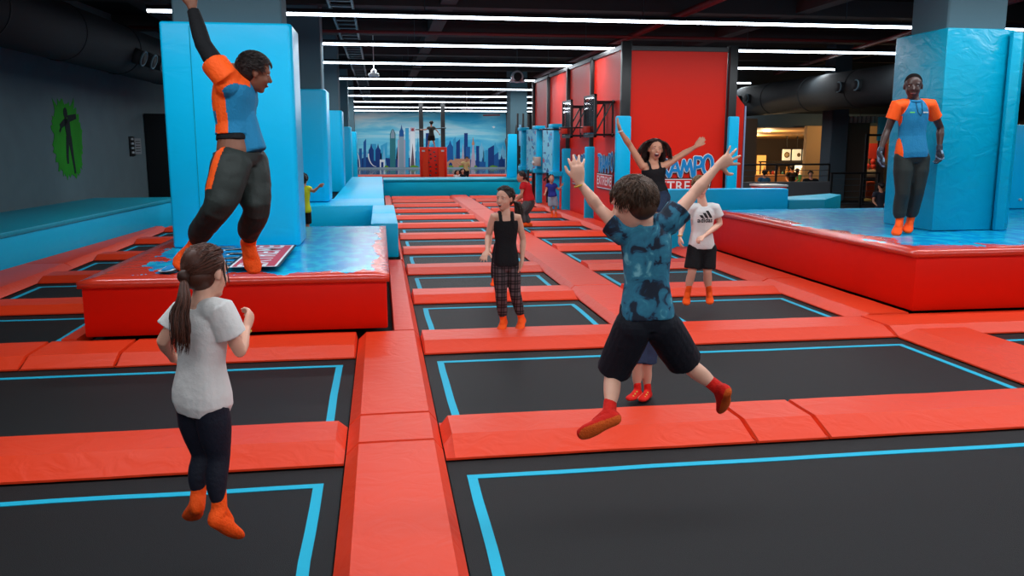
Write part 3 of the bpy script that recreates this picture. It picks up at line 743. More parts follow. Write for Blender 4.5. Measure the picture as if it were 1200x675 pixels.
lettering('blue and white lettered logo on the second red side panel, behind the raised hand', (XW + 0.012, 19.75, 0.96), (0, -1, 0), (0, 0, 1), 0.50)

ACR = mat('smoked_acrylic', (30, 16, 22), 0.04, 1.0); ACR.node_tree.nodes['Principled BSDF'].inputs['Alpha'].default_value = 0.6
WSTR = mat('white_stripe', (225, 228, 230), 0.3)
RIM = mat('hoop_red', (190, 40, 20), 0.4)
def hoop(label, yc, z0, z1):
    xb = 4.19
    t = thing('basketball_hoop', label, 'basketball hoop', (4.5, yc, z0))
    MB().box(xb - 0.012, xb + 0.012, yc - 0.43, yc + 0.43, z0, z1).build('backboard', ACR, t)
    fr = MB()
    for (a, b) in ((z0 - 0.02, z0 + 0.02), (z1 - 0.02, z1 + 0.02)): fr.box(xb - 0.02, xb + 0.03, yc - 0.45, yc + 0.45, a, b)
    for y in (yc - 0.45, yc + 0.42): fr.box(xb - 0.02, xb + 0.03, y, y + 0.03, z0 - 0.02, z1 + 0.02)
    fr.build('board_frame', BLACK, t)
    tr = MB()
    for y in (yc - 0.32, yc + 0.32):
        tr.tube([(xb, y, z1 - 0.12), (XW + 0.02, y, z1 - 0.12)], 0.02, n=6); tr.tube([(xb, y, z0 + 0.03), (XW + 0.02, y, z0 + 0.03)], 0.02, n=6)
        tr.tube([(xb + 0.03, y, z0 + 0.03), (XW - 0.03, y, z1 - 0.12)], 0.016, n=6); tr.tube([(XW - 0.02, y, z0), (XW - 0.02, y, z1 - 0.1)], 0.02, n=6)
        tr.tube([(xb + 0.05, y, z0), (xb + 0.05, y, z1 - 0.1)], 0.018, n=6)
    tr.tube([(xb, yc - 0.45, z0 + 0.03), (xb, yc + 0.45, z0 + 0.03)], 0.025, n=6)
    tr.tube([(XW - 0.02, yc - 0.4, z0 + 0.03), (XW - 0.02, yc + 0.4, z0 + 0.03)], 0.025, n=6); tr.tube([(XW - 0.02, yc - 0.4, z1 - .12), (XW - 0.02, yc + 0.4, z1 - .12)], 0.025, n=6)
    tr.build('wall_bracket', BLACK, t)
    zr = z0 + 0.17; cxx = xb - 0.38
    MB().tube([V((cxx + 0.23 * math.cos(a), yc + 0.23 * math.sin(a), zr)) for a in [2 * PI * k / 28 for k in range(29)]], 0.014, n=6, round_caps=False).build('rim', BLACK, t, smooth=True)
    MB().box(xb - 0.16, xb - 0.012, yc - 0.12, yc + 0.12, zr - 0.1, zr + 0.03).build('rim_mount', RIM, t, bevel=0.01)
hoop('basketball hoop on a black bracket, nearer one on the red side wall', 17.07, 1.76, 2.55)
hoop('basketball hoop on a black bracket, farther one on the red side wall', 19.2, 1.76, 2.55)
# blue framed printed panels farther back
SPL = bpy.data.materials.new('splatter_print'); SPL.use_nodes = True
nt = SPL.node_tree; bs = nt.nodes['Principled BSDF']; g_ = nt.nodes.new('ShaderNodeNewGeometry'); mp_ = nt.nodes.new('ShaderNodeMapping'); mp_.inputs['Scale'].default_value = (1, 1.2, 3)
nn = nt.nodes.new('ShaderNodeTexNoise'); nn.inputs['Scale'].default_value = 1.6; nn.inputs['Detail'].default_value = 3; rr = nt.nodes.new('ShaderNodeValToRGB'); rr.color_ramp.interpolation = 'CONSTANT'
for p_, c_ in ((0.0, (30, 70, 140)), (0.36, (130, 210, 235)), (0.56, (40, 160, 215)), (0.66, (200, 70, 90))):
    e_ = rr.color_ramp.elements.new(p_) if p_ else rr.color_ramp.elements[0]; e_.color = (*lin(c_), 1)
nt.links.new(g_.outputs['Position'], mp_.inputs[0]); nt.links.new(mp_.outputs[0], nn.inputs['Vector']); nt.links.new(nn.outputs[0], rr.inputs[0]); nt.links.new(rr.outputs[0], bs.inputs['Base Color'])
for (ya, yb, nm) in ((21.1, 22.7, 'nearer'), (23.5, 25.3, 'farther')):
    t = thing('printed_panel', '%s blue splatter printed panel in the blue frame on the red side wall' % nm, 'panel', (4.3, ya, 0.9))
    MB().box(4.30, 4.34, ya, yb, 0.86, 2.02).build('printed_sheet', SPL, t)
for y, nm in ((20.95, 'nearest'), (23.25, 'middle'), (25.8, 'farthest')):
    t = thing('padded_post', '%s blue padded post of the frame around the printed panels' % nm, 'post', (4.3, y, 0))
    MB().box(4.22, 4.38, y - 0.1, y + 0.1, 0.006, 2.0).build('post_padding', BLUE, t, bevel=0.01)
    MB().box(4.16, 4.42, y - 0.22, y + 0.22, 0.82, 0.94).build('lower_block', BLUE, t, bevel=0.01)
    MB().box(4.16, 4.42, y - 0.28, y + 0.28, 2.0, 2.09).build('upper_block', BLUE, t, bevel=0.01)
c = at(640, 187, 22.6); t = thing('control_box', 'small pale control box with a white lamp on the blue frame', 'box', c)
MB().box(4.1, 4.28, 22.85, 23.1, 1.02, 1.26).build('box_body', mat('pale_box', (190, 165, 150), 0.5), t, bevel=0.01)
MB().ell((4.09, 23.0, 1.1), 0.03, 0.05, 0.05).build('box_lamp', WHITE, t)

# stairs with blue side walls behind, left of the red wall end
t = thing('staircase', 'dark steel staircase between blue padded sides at the end of the red wall', 'stairs', (4.5, 29, 0))
for k in range(8):
    MB().box(4.55, 5.5, 28.8 + k * 0.28, 29.05 + k * 0.28, 0.05 + 0.2 * k, 0.10 + 0.2 * k).build('tread', TEAL, t)
MB().prism([(28.6, -0.08), (28.9, -0.08), (31.2, 1.7), (31.0, 1.8)], 4.5, 4.55, lambda a, b, c: (c, a, b)).build('stringer', BLACK, t)
for (xa, ya, xb, yb) in ((598, 205, 606, 147), (605, 208, 611, 147)):
    MB().tube([at(xa, ya, 28.9), at(xb, yb, 29.0)], 0.045, n=6).build('hand_rail', BLACK, t)
t = thing('crash_mat', 'blue padded side panel at the foot of the staircase', 'padded panel', (4.3, 29.6, 0))
p, q = at(594, 208, 28.3), at(606, 157, 28.3)
MB().prism([(p.x, 0.495), (q.x, 0.495), (q.x, q.z), (p.x + .05, q.z)], 28.3, 28.45, lambda a, b, c: (a, c, b)).build('panel_cushion', BLUE, t, bevel=0.02)
t = thing('crash_mat', 'tall blue padded panel behind the staircase rails', 'padded panel', (4.9, 32, 0))
p, q = at(605, 172, 32), at(622, 157, 32)
MB().box(p.x, q.x, 32, 32.2, 1.5, q.z).build('panel_cushion', BLUE, t, bevel=0.02)
MB().box(p.x + .1, p.x + .2, 32.05, 32.15, -0.08, 1.5).build('support_post', BLACK, t)
p = at(604, 155, 28.6); q = at(622, 132, 28.6)
t = thing('steel_gantry', 'upright black frame above the staircase with two pale blue slats', 'frame', (4.3, 28.6, 0))
for xx in (606.5, 613, 619):
    a_, b_ = at(xx, 205, 28.6), at(xx, 133, 28.6); MB().box(a_.x - 0.03, a_.x + 0.03, 28.57, 28.63, -0.08, b_.z).build('upright', BLACK, t)
a_, b_ = at(608, 171, 28.6), at(611, 146, 28.6); MB().box(a_.x, b_.x, 28.58, 28.62, a_.z, b_.z).build('slat', mat('pale_blue', (110, 160, 190), .5), t)

# climbing tower far behind the barrier
t = thing('climbing_tower', 'red climbing block with small holds below the standing child', 'climbing wall', (2.57, 42.5, 0))
MB().box(1.95, 3.19, 42, 43.2, -0.08, 1.44).build('tower_body', REDW, t, bevel=0.02)
MB().prism([(1.9, 42.05), (2.3, 41.9), (2.32, 42.0), (1.95, 42.2)], -0.07, 1.44).build('side_panel', RED, t)
MB().prism([(2.8, 41.9), (3.22, 42.05), (3.2, 42.2), (2.8, 42.0)], -0.07, 1.44).build('side_panel', RED, t)
rnd = random.Random(5)
for k in range(13):
    c = V((2.38 + (k % 2) * 0.26 + rnd.uniform(-.06, .06), 41.97, 0.1 + k * 0.1))
    MB().ell(c, 0.05, 0.06, 0.035).build('climbing_hold', GALV, t, smooth=True)
for xx in (2.08, 3.0): MB().box(xx - .07, xx + .07, 41.88, 41.91, 1.22, 1.3).build('small_plate', WHITE, t)
for xx, nm in ((2.02, 'left'), (3.08, 'right')):
    t = thing('steel_post', 'black steel post on the %s side of the standing child, above the climbing block' % nm, 'post', (xx, 42.6, 1.44))
    MB().box(xx - 0.1, xx + 0.1, 42.5, 42.7, 1.445, 3.95).build('post_core', BLACK, t)
t = thing('cross_bar', 'thin dark cross bar between the two posts on the climbing block', 'bar', (2.55, 42.45, 2.3))
MB().tube([(1.75, 42.47, 2.28), (3.2, 42.47, 2.36)], 0.03, n=6).build('bar', GALV, t)
a_ = at(595.5, 196, 55.5); b_ = at(595.5, 129, 55.5)
tag(MB().box(a_.x - .12, a_.x + .12, 55.4, 55.6, -0.01, b_.z).build('steel_post', BLACK), 'dark post at the right edge of the skyline mural', 'post')
a_ = at(412, 196, 55.5); tag(MB().box(a_.x - .1, a_.x + .1, 55.4, 55.6, -0.01, 3.7).build('steel_post', BLACK), 'dark post at the left edge of the skyline mural', 'post')

# ------------------------------------------------------------------ left wall: painted splash with a jumper, switches, dark cupboard
def wpt(y, z, off=0.0):
    return V((lw(y) + off, y, z))
GREEN = mat('green_paint', (30, 128, 26), 0.8, 0.2, var=0.35)
SIL = mat('silhouette_paint', (24, 34, 36), 0.85, 0.2)
rnd = random.Random(11)
cy0, cz0 = 18.4, 1.70
pts = []
N = 90
for k in range(N):
    a = 2 * PI * k / N
    ry, rz = 0.66, 0.74
    r = 1 + 0.10 * rnd.uniform(-1, 1)
    if 0.25 < a / PI < 0.8 and k % 4 == 0: r += 0.18 * rnd.random()
    if 1.25 < a / PI < 1.8 and k % 5 == 0: r += 0.22 * rnd.random()
    yy_ = cy0 + ry * r * math.copysign(abs(math.cos(a)) ** 0.8, math.cos(a)); zz_ = cz0 + rz * r * math.copysign(abs(math.sin(a)) ** 0.75, math.sin(a))
    pts.append((yy_, zz_))
def wallpoly(ps, off0, off1):
    mb = MB(); n = len(ps)
    vs = [wpt(y, z, off0) for y, z in ps] + [wpt(y, z, off1) for y, z in ps]
    mb.add(vs, [tuple(range(n)), tuple(range(2 * n - 1, n - 1, -1))] + [(i, (i + 1) % n, n + (i + 1) % n, n + i) for i in range(n)]); return mb
t = thing('wall_painting', 'green paint splash with a dark jumping figure on the slate wall', 'wall painting', (lw(cy0), cy0, cz0))
wallpoly(pts, 0.004, 0.008).build('paint_splash', GREEN, t)
fig = MB()
def limb(p, q, r0, r1):
    d = V((q[0] - p[0], q[1] - p[1])); n = V((-d.y, d.x)).normalized()
    ps = [(p[0] + n.x * r0, p[1] + n.y * r0), (q[0] + n.x * r1, q[1] + n.y * r1), (q[0] - n.x * r1, q[1] - n.y * r1), (p[0] - n.x * r0, p[1] - n.y * r0)]
    fig.add(wallpoly(ps, 0.010, 0.014).v, wallpoly(ps, 0.010, 0.014).f)
Y0 = cy0 + 0.02
limb((Y0 - 0.03, 2.10), (Y0 + 0.02, 1.72), 0.13, 0.10); limb((Y0 - .02, 2.08), (Y0 - 0.34, 1.94), 0.07, 0.05); limb((Y0 + .03, 2.1), (Y0 + 0.42, 2.16), 0.07, 0.05); limb((Y0 - 0.30, 1.92), (Y0 - .38, 1.84), .03, .02)
limb((Y0 - 0.04, 1.75), (Y0 - 0.12, 1.4), 0.07, 0.05); limb((Y0 - 0.12, 1.4), (Y0 - 0.12, 1.22), 0.05, 0.035)
limb((Y0 + 0.05, 1.75), (Y0 + 0.12, 1.35), 0.08, 0.05); limb((Y0 + 0.12, 1.35), (Y0 + 0.18, 1.02), 0.05, 0.035)
hd = [(Y0 - 0.06 + 0.09 * math.cos(2 * PI * k / 14), 2.21 + 0.11 * math.sin(2 * PI * k / 14)) for k in range(14)]
w_ = wallpoly(hd, 0.010, 0.014); fig.add(w_.v, w_.f)
fig.build('jumping_silhouette', SIL, t)
t = thing('switch_plate', 'dark strip of four light switches on the slate wall', 'switch', wpt(21.85, 1.68))
wallpoly([(21.7, 1.32), (22.0, 1.32), (22.0, 1.78), (21.7, 1.78)], 0.003, 0.03).build('plate', BLACK, t)
for k in range(4):
    z_ = 1.38 + k * 0.105
    wallpoly([(21.78, z_), (21.92, z_), (21.92, z_ + .05), (21.78, z_ + .05)], 0.031, 0.04).build('switch', mat('switch_grey', (150, 160, 165), .5), t)
t = thing('notice_sheet', 'pale grey notice sheet beside the light switches', 'notice', wpt(22.3, 1.55))
wallpoly([(22.05, 1.36), (22.5, 1.36), (22.5, 1.74), (22.05, 1.74)], 0.003, 0.012).build('sheet', mat('sheet_grey', (120, 128, 132), .7), t)
for k in range(5):
    z_ = 1.42 + k * 0.06
    wallpoly([(22.12, z_), (22.43, z_), (22.43, z_ + .015), (22.12, z_ + .015)], 0.013, 0.015).build('printed_line', DARK, t)
t = thing('tall_cupboard', 'tall dark cupboard at the end of the blue ledge', 'cupboard', (-4.6, 23, 0))
p = at(170, 133, 22.8)
MB().box(lw(22.8) + 0.02, -3.9, 22.8, 24, -0.09, p.z).build('cupboard_body', DARK, t, bevel=0.01)
MB().box(-5.25, -4.75, 22.77, 22.795, 1.9, 1.93).build('door_gap', BLACK, t)

# ------------------------------------------------------------------ food hall on the right
WOOD = mat('warm_ceiling', (232, 178, 110), 0.6); BROWN = mat('brown_panel', (74, 62, 52), 0.7); TAUPE = mat('taupe_wall', (74, 64, 56), 0.8)
p, q = at(866, 147, 28), at(976, 150, 28)
X0f, X1f = p.x - 0.4, q.x + 1.0; zc = 2.14
struct('wall_food_hall_lintel', MB().box(8.0, 21, 28, 28.4, zc + 0.02, 2.62), mat('blue_grey_paint', (66, 82, 92), 0.8, 0.2))
struct('wall_food_hall_bulkhead', MB().box(8.0, 21, 28.1, 28.3, 2.62, 4.5), DARK)
struct('ceiling_food_hall', MB().prism([(28.4, 2.14), (28.4, 2.2), (40, 1.90), (40, 1.84)], 8.6, 21.6, lambda a, b, c: (c, a, b)), WOOD)
struct('wall_food_hall_back', MB().box(8.6, 21.6, 40, 40.2, -0.1, zc), TAUPE)
struct('wall_food_hall_side', MB().box(8.4, 8.6, 28.4, 40, -0.1, zc), TAUPE)
p = at(952, 170, 33)
struct('wall_food_hall_side', MB().box(21.12, 21.4, 30, 40, -0.1, zc), mat('sand_wall', (190, 150, 100), 0.8))
p, q = at(864, 160, 27.6), at(887, 160, 27.6)
struct('column', MB().box(p.x, q.x, 27.6, 28.4, -0.1, zc + 0.3), BROWN)
p, q = at(995, 160, 24.2), at(1019, 160, 24.2)
struct('wall_brown_panel', MB().box(13.80, q.x, 24.2, 24.5, -0.1, 2.32), BROWN)
# warm lamps of the food hall
for k, (x_, y_) in enumerate(((11.5, 31), (14.5, 31), (12.5, 35.5), (16, 35.5), (19.5, 31))):
    zl = 2.14 - (y_ - 28.4) * 0.30 / 11.6; t = thing('downlight', 'round warm downlight in the food hall ceiling', 'ceiling lamp', (x_, y_, zl), 'warm downlights of the food hall')
    MB().tube([(x_, y_, zl - 0.03), (x_, y_, zl)], 0.14, n=16, round_caps=False).build('light_disc', mat('warm_glow', (255, 214, 150), .5, emit=5.0), t)
    ld = bpy.data.lights.new('warm_light', 'POINT'); ld.energy = FOOD_W; ld.color = (1.0, 0.68, 0.36); ld.shadow_soft_size = 0.15
    lo = bpy.data.objects.new('warm_light', ld); COL.objects.link(lo); lo.parent = t; lo.location = (0, 0, -0.4)
SCR = mat('menu_glow', (226, 214, 176), 0.5, emit=0.8)
for (xa, xb), nm in zip(((917, 927), (928.5, 939.5), (941, 951.5)), ('left', 'middle', 'right')):
    p, q = at(xa, 188, 36), at(xb, 175, 36)
    t = thing('menu_screen', '%s of the three lit menu screens above the food counter' % nm, 'screen', ((p.x + q.x) / 2, 36, p.z))
    MB().box(p.x, q.x, 36, 36.08, p.z, q.z).build('screen_glass', SCR, t, bevel=0.02); MB().box((p.x + q.x) / 2 - .02, (p.x + q.x) / 2 + .02, 36.02, 36.06, q.z - .01, 1.94).build('hanger', BLACK, t)
    c = (V((p.x, 35.99, p.z)) + V((q.x, 35.99, q.z))) / 2
    if nm != 'middle':
        MB().tube([c, c + V((0, -0.01, 0))], 0.13, n=16, round_caps=False).build('dish_picture', mat('dish_brown', (120, 100, 60), .5), t); MB().tube([c + V((0, -.011, 0)), c + V((0, -0.02, 0))], 0.08, n=16, round_caps=False).build('dish_picture', mat('dish_pale', (200, 190, 150), .5), t)
    else: MB().tube([c + V((0.08, 0, 0)), c + V((0.08, -0.01, 0))], 0.09, n=12, round_caps=False).build('dish_picture', mat('dish_brown', (120, 100, 60), .5), t)
def fbox(name, label, cat, xa, ya, xb, yb, Y, dep, m, part='body', bev=0.02, group=None):
    p, q = at(xa, yb, Y), at(xb, ya, Y)
    t = thing(name, label, cat, ((p.x + q.x) / 2, Y, p.z), group)
    MB().box(p.x, q.x, Y, Y + dep, p.z, q.z).build(part, m, t, bevel=bev)
    if p.z > -0.09: MB().box(p.x + .03, q.x - .03, Y + dep * .4, Y + dep * .6, -0.1, p.z + .001).build('support', BROWN, t)
    return t
t = fbox('food_counter', 'long food counter below the menu screens', 'counter', 893, 205, 968, 222, 34, 0.8, mat('counter_wood', (150, 104, 60), .6), 'counter_front')
p, q = at(890, 190.5, 34.5), at(970, 189.5, 34.5); t = thing('counter_shelf', 'dark shelf beam running under the lit menu screens', 'shelf', (p.x, 34.5, p.z))
MB().box(p.x, q.x, 34.5, 34.6, p.z, p.z + .06).build('shelf_board', BLACK, t)
for xx in (p.x + .05, q.x - .1): MB().box(xx, xx + .05, 34.53, 34.57, at(893, 205, 34).z + .001, p.z).build('bracket', BLACK, t)
fbox('lit_opening', 'bright kitchen window glowing behind the counter', 'window', 932, 192, 948, 206, 36.5, 0.1, mat('kitchen_glow', (255, 240, 200), .5, emit=1.4), 'lit_pane', 0)
fbox('lit_doorway', 'glowing orange doorway at the left of the food hall', 'doorway', 887, 182, 898, 206, 39, 0.1, mat('door_glow', (240, 170, 80), .5, emit=1.1), 'lit_pane', 0)
rnd = random.Random(8)
cols = [(200, 120, 40), (215, 150, 60), (190, 60, 40), (225, 205, 160), (120, 90, 50), (60, 130, 120), (230, 180, 90)]
for k in range(16):
    x_ = 896 + k * 4.3 + rnd.uniform(-1, 1); p = V((at(x_, 205, 34.3).x, 0, at(893, 205, 34).z)); h_ = rnd.uniform(0.12, 0.34); r_ = rnd.uniform(0.045, 0.065)
    mb = MB().tube([(p.x, 34.3, p.z + r_ + .004), (p.x, 34.3, p.z + h_ * .65), (p.x, 34.3, p.z + h_ * .75), (p.x, 34.3, p.z + h_)], [r_, r_, r_ * .45, r_ * .4], n=10)
    tag(mb.build('bottle', mat('ware_%d' % (k % 7), cols[k % 7], .5), smooth=True), '%s jar on the food counter, %s from its left end' % (('amber', 'honey yellow', 'red', 'cream', 'brown', 'green', 'pale orange')[k % 7], (rown + ['thirteenth', 'fourteenth', 'fifteenth', 'sixteenth'])[k]), 'bottle', 'jars and bottles on the food counter')
# potted plant right of the screens
p = at(956, 205, 34.35); p.z = at(893, 205, 34).z + 0.17; t = thing('potted_plant', 'leafy plant right of the menu screens in the food hall', 'plant', p)
MB().tube([p, p + V((0, 0, 0.2))], [0.14, 0.18], n=14, round_caps=False).build('pot', BROWN, t, smooth=True)
MB().tube([p + V((0, 0, .2)), p + V((0.03, 0, .75))], 0.02, n=6).build('stem', BROWN, t)
lf = MB(); rnd = random.Random(4)
for k in range(70):
    a = rnd.uniform(0, 2 * PI); e = rnd.uniform(-.4, 1.3); d = V((math.cos(a) * math.cos(e), math.sin(a) * math.cos(e), math.sin(e))); c = p + V((0.03, 0, 0.65)) + d * rnd.uniform(.08, .38)
    s_ = d.cross(V((0, 0, 1))).normalized() * .025; lf.add([c, c + d * .06 + s_, c + d * .16, c + d * .06 - s_, c + d * .07 + V((0, 0, -.01))], [(0, 1, 2, 3), (0, 3, 4), (0, 4, 1), (2, 4, 3), (2, 1, 4)])
lf.build('foliage', mat('leaf_olive', (90, 96, 48), .6), t)
# grey half wall and railings
p, q = at(864, 215, 22), at(976, 218, 22)
struct('wall_half_height', MB().box(p.x - 0.4, q.x, 22, 22.25, -0.1, 0.58), mat('half_wall_grey', (84, 88, 92), 0.8, 0.2))
def railing(label, xa, xb, yt, Y, posts, z0, n=5, m=BLACK):
    t = thing('railing', label, 'railing', at(xa, yt, Y)); a, b = at(xa, yt, Y), at(xb, yt, Y)
    MB().tube([(a.x, Y, a.z), (b.x, Y, a.z)], 0.025, n=8).build('top_rail', m, t)
    for k in range(1, n):
        z = a.z - (a.z - z0) * k / n
        MB().tube([(a.x, Y, z), (b.x, Y, z)], 0.008, n=5).build('wire', GALV, t)
    for x in posts:
        c = at(x, yt, Y); MB().box(c.x - .025, c.x + .025, Y - .02, Y + .02, z0, a.z).build('post', m, t)
railing('black wire railing on top of the grey half wall', 866, 972, 193, 22.1, (868, 910, 972), 0.585, 3)
railing('black wire railing right of the grey half wall, before the brown panel', 974, 1030, 203, 21, (975, 1010, 1030), -0.1, 6)
t = thing('door_frame', 'thin black steel frame standing before the brown panel', 'frame', at(1009, 240, 22.5))
a_, b_ = at(1011, 240, 22.5), at(1011, 157, 22.5)
MB().box(a_.x - .03, a_.x + .03, 22.5, 22.56, -0.1, b_.z).build('upright', BLACK, t); c_ = at(1040, 157, 22.5)
MB().box(a_.x, c_.x, 22.5, 22.56, b_.z - .06, b_.z).build('crossbar', BLACK, t)
# second opening right of the brown panel: striped awning, blue sign, orange wall, shelves
p, q = at(995, 137, 24.0), at(1045, 144, 24.0)
t = thing('awning', 'grey ribbed metal awning above the second opening', 'awning', (p.x, 24.1, q.z)); k = 0; x = p.x
while x < q.x:
    MB().box(x, x + 0.07, 24.05 if k % 2 else 24.1, 24.19, q.z, p.z + 0.02).build('rib', mat('awning_grey', (150, 150, 150), .5) if k % 2 else mat('awning_dark', (96, 100, 104), .6), t); x += 0.07; k += 1
fbox('blue_sign', 'bright cyan panel behind the staff man, above the second opening', 'sign', 1029, 137, 1042, 165, 23.5, 0.1, mat('cyan_sign', (60, 190, 220), .4), 'panel')
struct('wall_kiosk_back', MB().box(14.3, 18.5, 27.5, 27.7, -0.1, 2.2), mat('sand_wall', (190, 150, 100), 0.8))
fbox('orange_cabinet', 'orange cabinet low in the second opening behind the railing', 'cabinet', 1014, 213, 1028, 239, 25, 0.3, mat('orange_cabinet', (214, 84, 26), .5), 'cabinet_body')
fbox('red_banner', 'red banner in the second opening beside the staff man', 'banner', 1018, 168, 1040, 186, 26.5, 0.05, mat('banner_red', (190, 50, 34), .6), 'cloth', 0)
t = fbox('white_ramp', 'pale slanted counter top in the second opening', 'counter', 1014, 199, 1036, 208, 26, 0.4, mat('pale_counter', (190, 170, 140), .6), 'counter_body')
for k, (x_, y_) in enumerate(((1016, 197), (1020, 191), (1026, 197), (1021, 197))):
    c = at(1014, 199, 26.0) + V(((.16, .34, .52, .36)[k], .15, (.105, .26, .105, .105)[k])); c.y += (0, 0, 0, .0)[k]; tag(MB().ell(c, .085, .085, .095).build('red_ball', mat('ball_red', (196, 50, 34), .5), smooth=True), ('lowest left', 'topmost', 'rightmost', 'middle')[k] + ' red ball heaped on the pale counter of the second opening', 'ball', 'red balls on the pale counter')
t = fbox('snack_shelf', 'low shelf of yellow packets at the foot of the second opening', 'shelf', 1013, 233, 1022, 240, 24, 0.3, mat('packet_yellow', (200, 160, 70), .6), 'shelf_body')
ld = bpy.data.lights.new('warm_light', 'POINT'); ld.energy = FOOD_W * 0.5; ld.color = (1.0, 0.72, 0.42); ld.shadow_soft_size = 0.1
t = thing('downlight', 'round warm downlight over the second opening behind the staff man', 'ceiling lamp', (15.2, 25.8, 2.3))
MB().tube([(15.2, 25.8, 2.24), (15.2, 25.8, 2.3)], 0.1, n=14, round_caps=False).build('light_disc', mat('warm_glow', (255, 214, 150), .5, emit=5.0), t)
MB().tube([(15.2, 25.8, 2.3), (15.2, 25.8, 4.5)], 0.01, n=6).build('hanging_wire', BLACK, t)
lo = bpy.data.objects.new('warm_light', ld); COL.objects.link(lo); lo.parent = t; lo.location = (0, 0, -0.15)
# ------------------------------------------------------------------ people
def lerp(a, b, t): return a + (b - a) * t
def prof(tab, f):
    if f <= tab[0][0]: return tab[0][1:]
    for a, b in zip(tab, tab[1:]):
        if f <= b[0]:
            t = (f - a[0]) / (b[0] - a[0]); return tuple(lerp(p, q, t) for p, q in zip(a[1:], b[1:]))
    return tab[-1][1:]

TORSO = [(-0.16, .055, .050), (-0.06, .082, .060), (0.06, .088, .062), (0.25, .079, .055), (0.42, .070, .050), (0.6, .077, .054), (0.78, .087, .058), (0.92, .088, .052), (1.0, .072, .046), (1.06, .042, .036)]

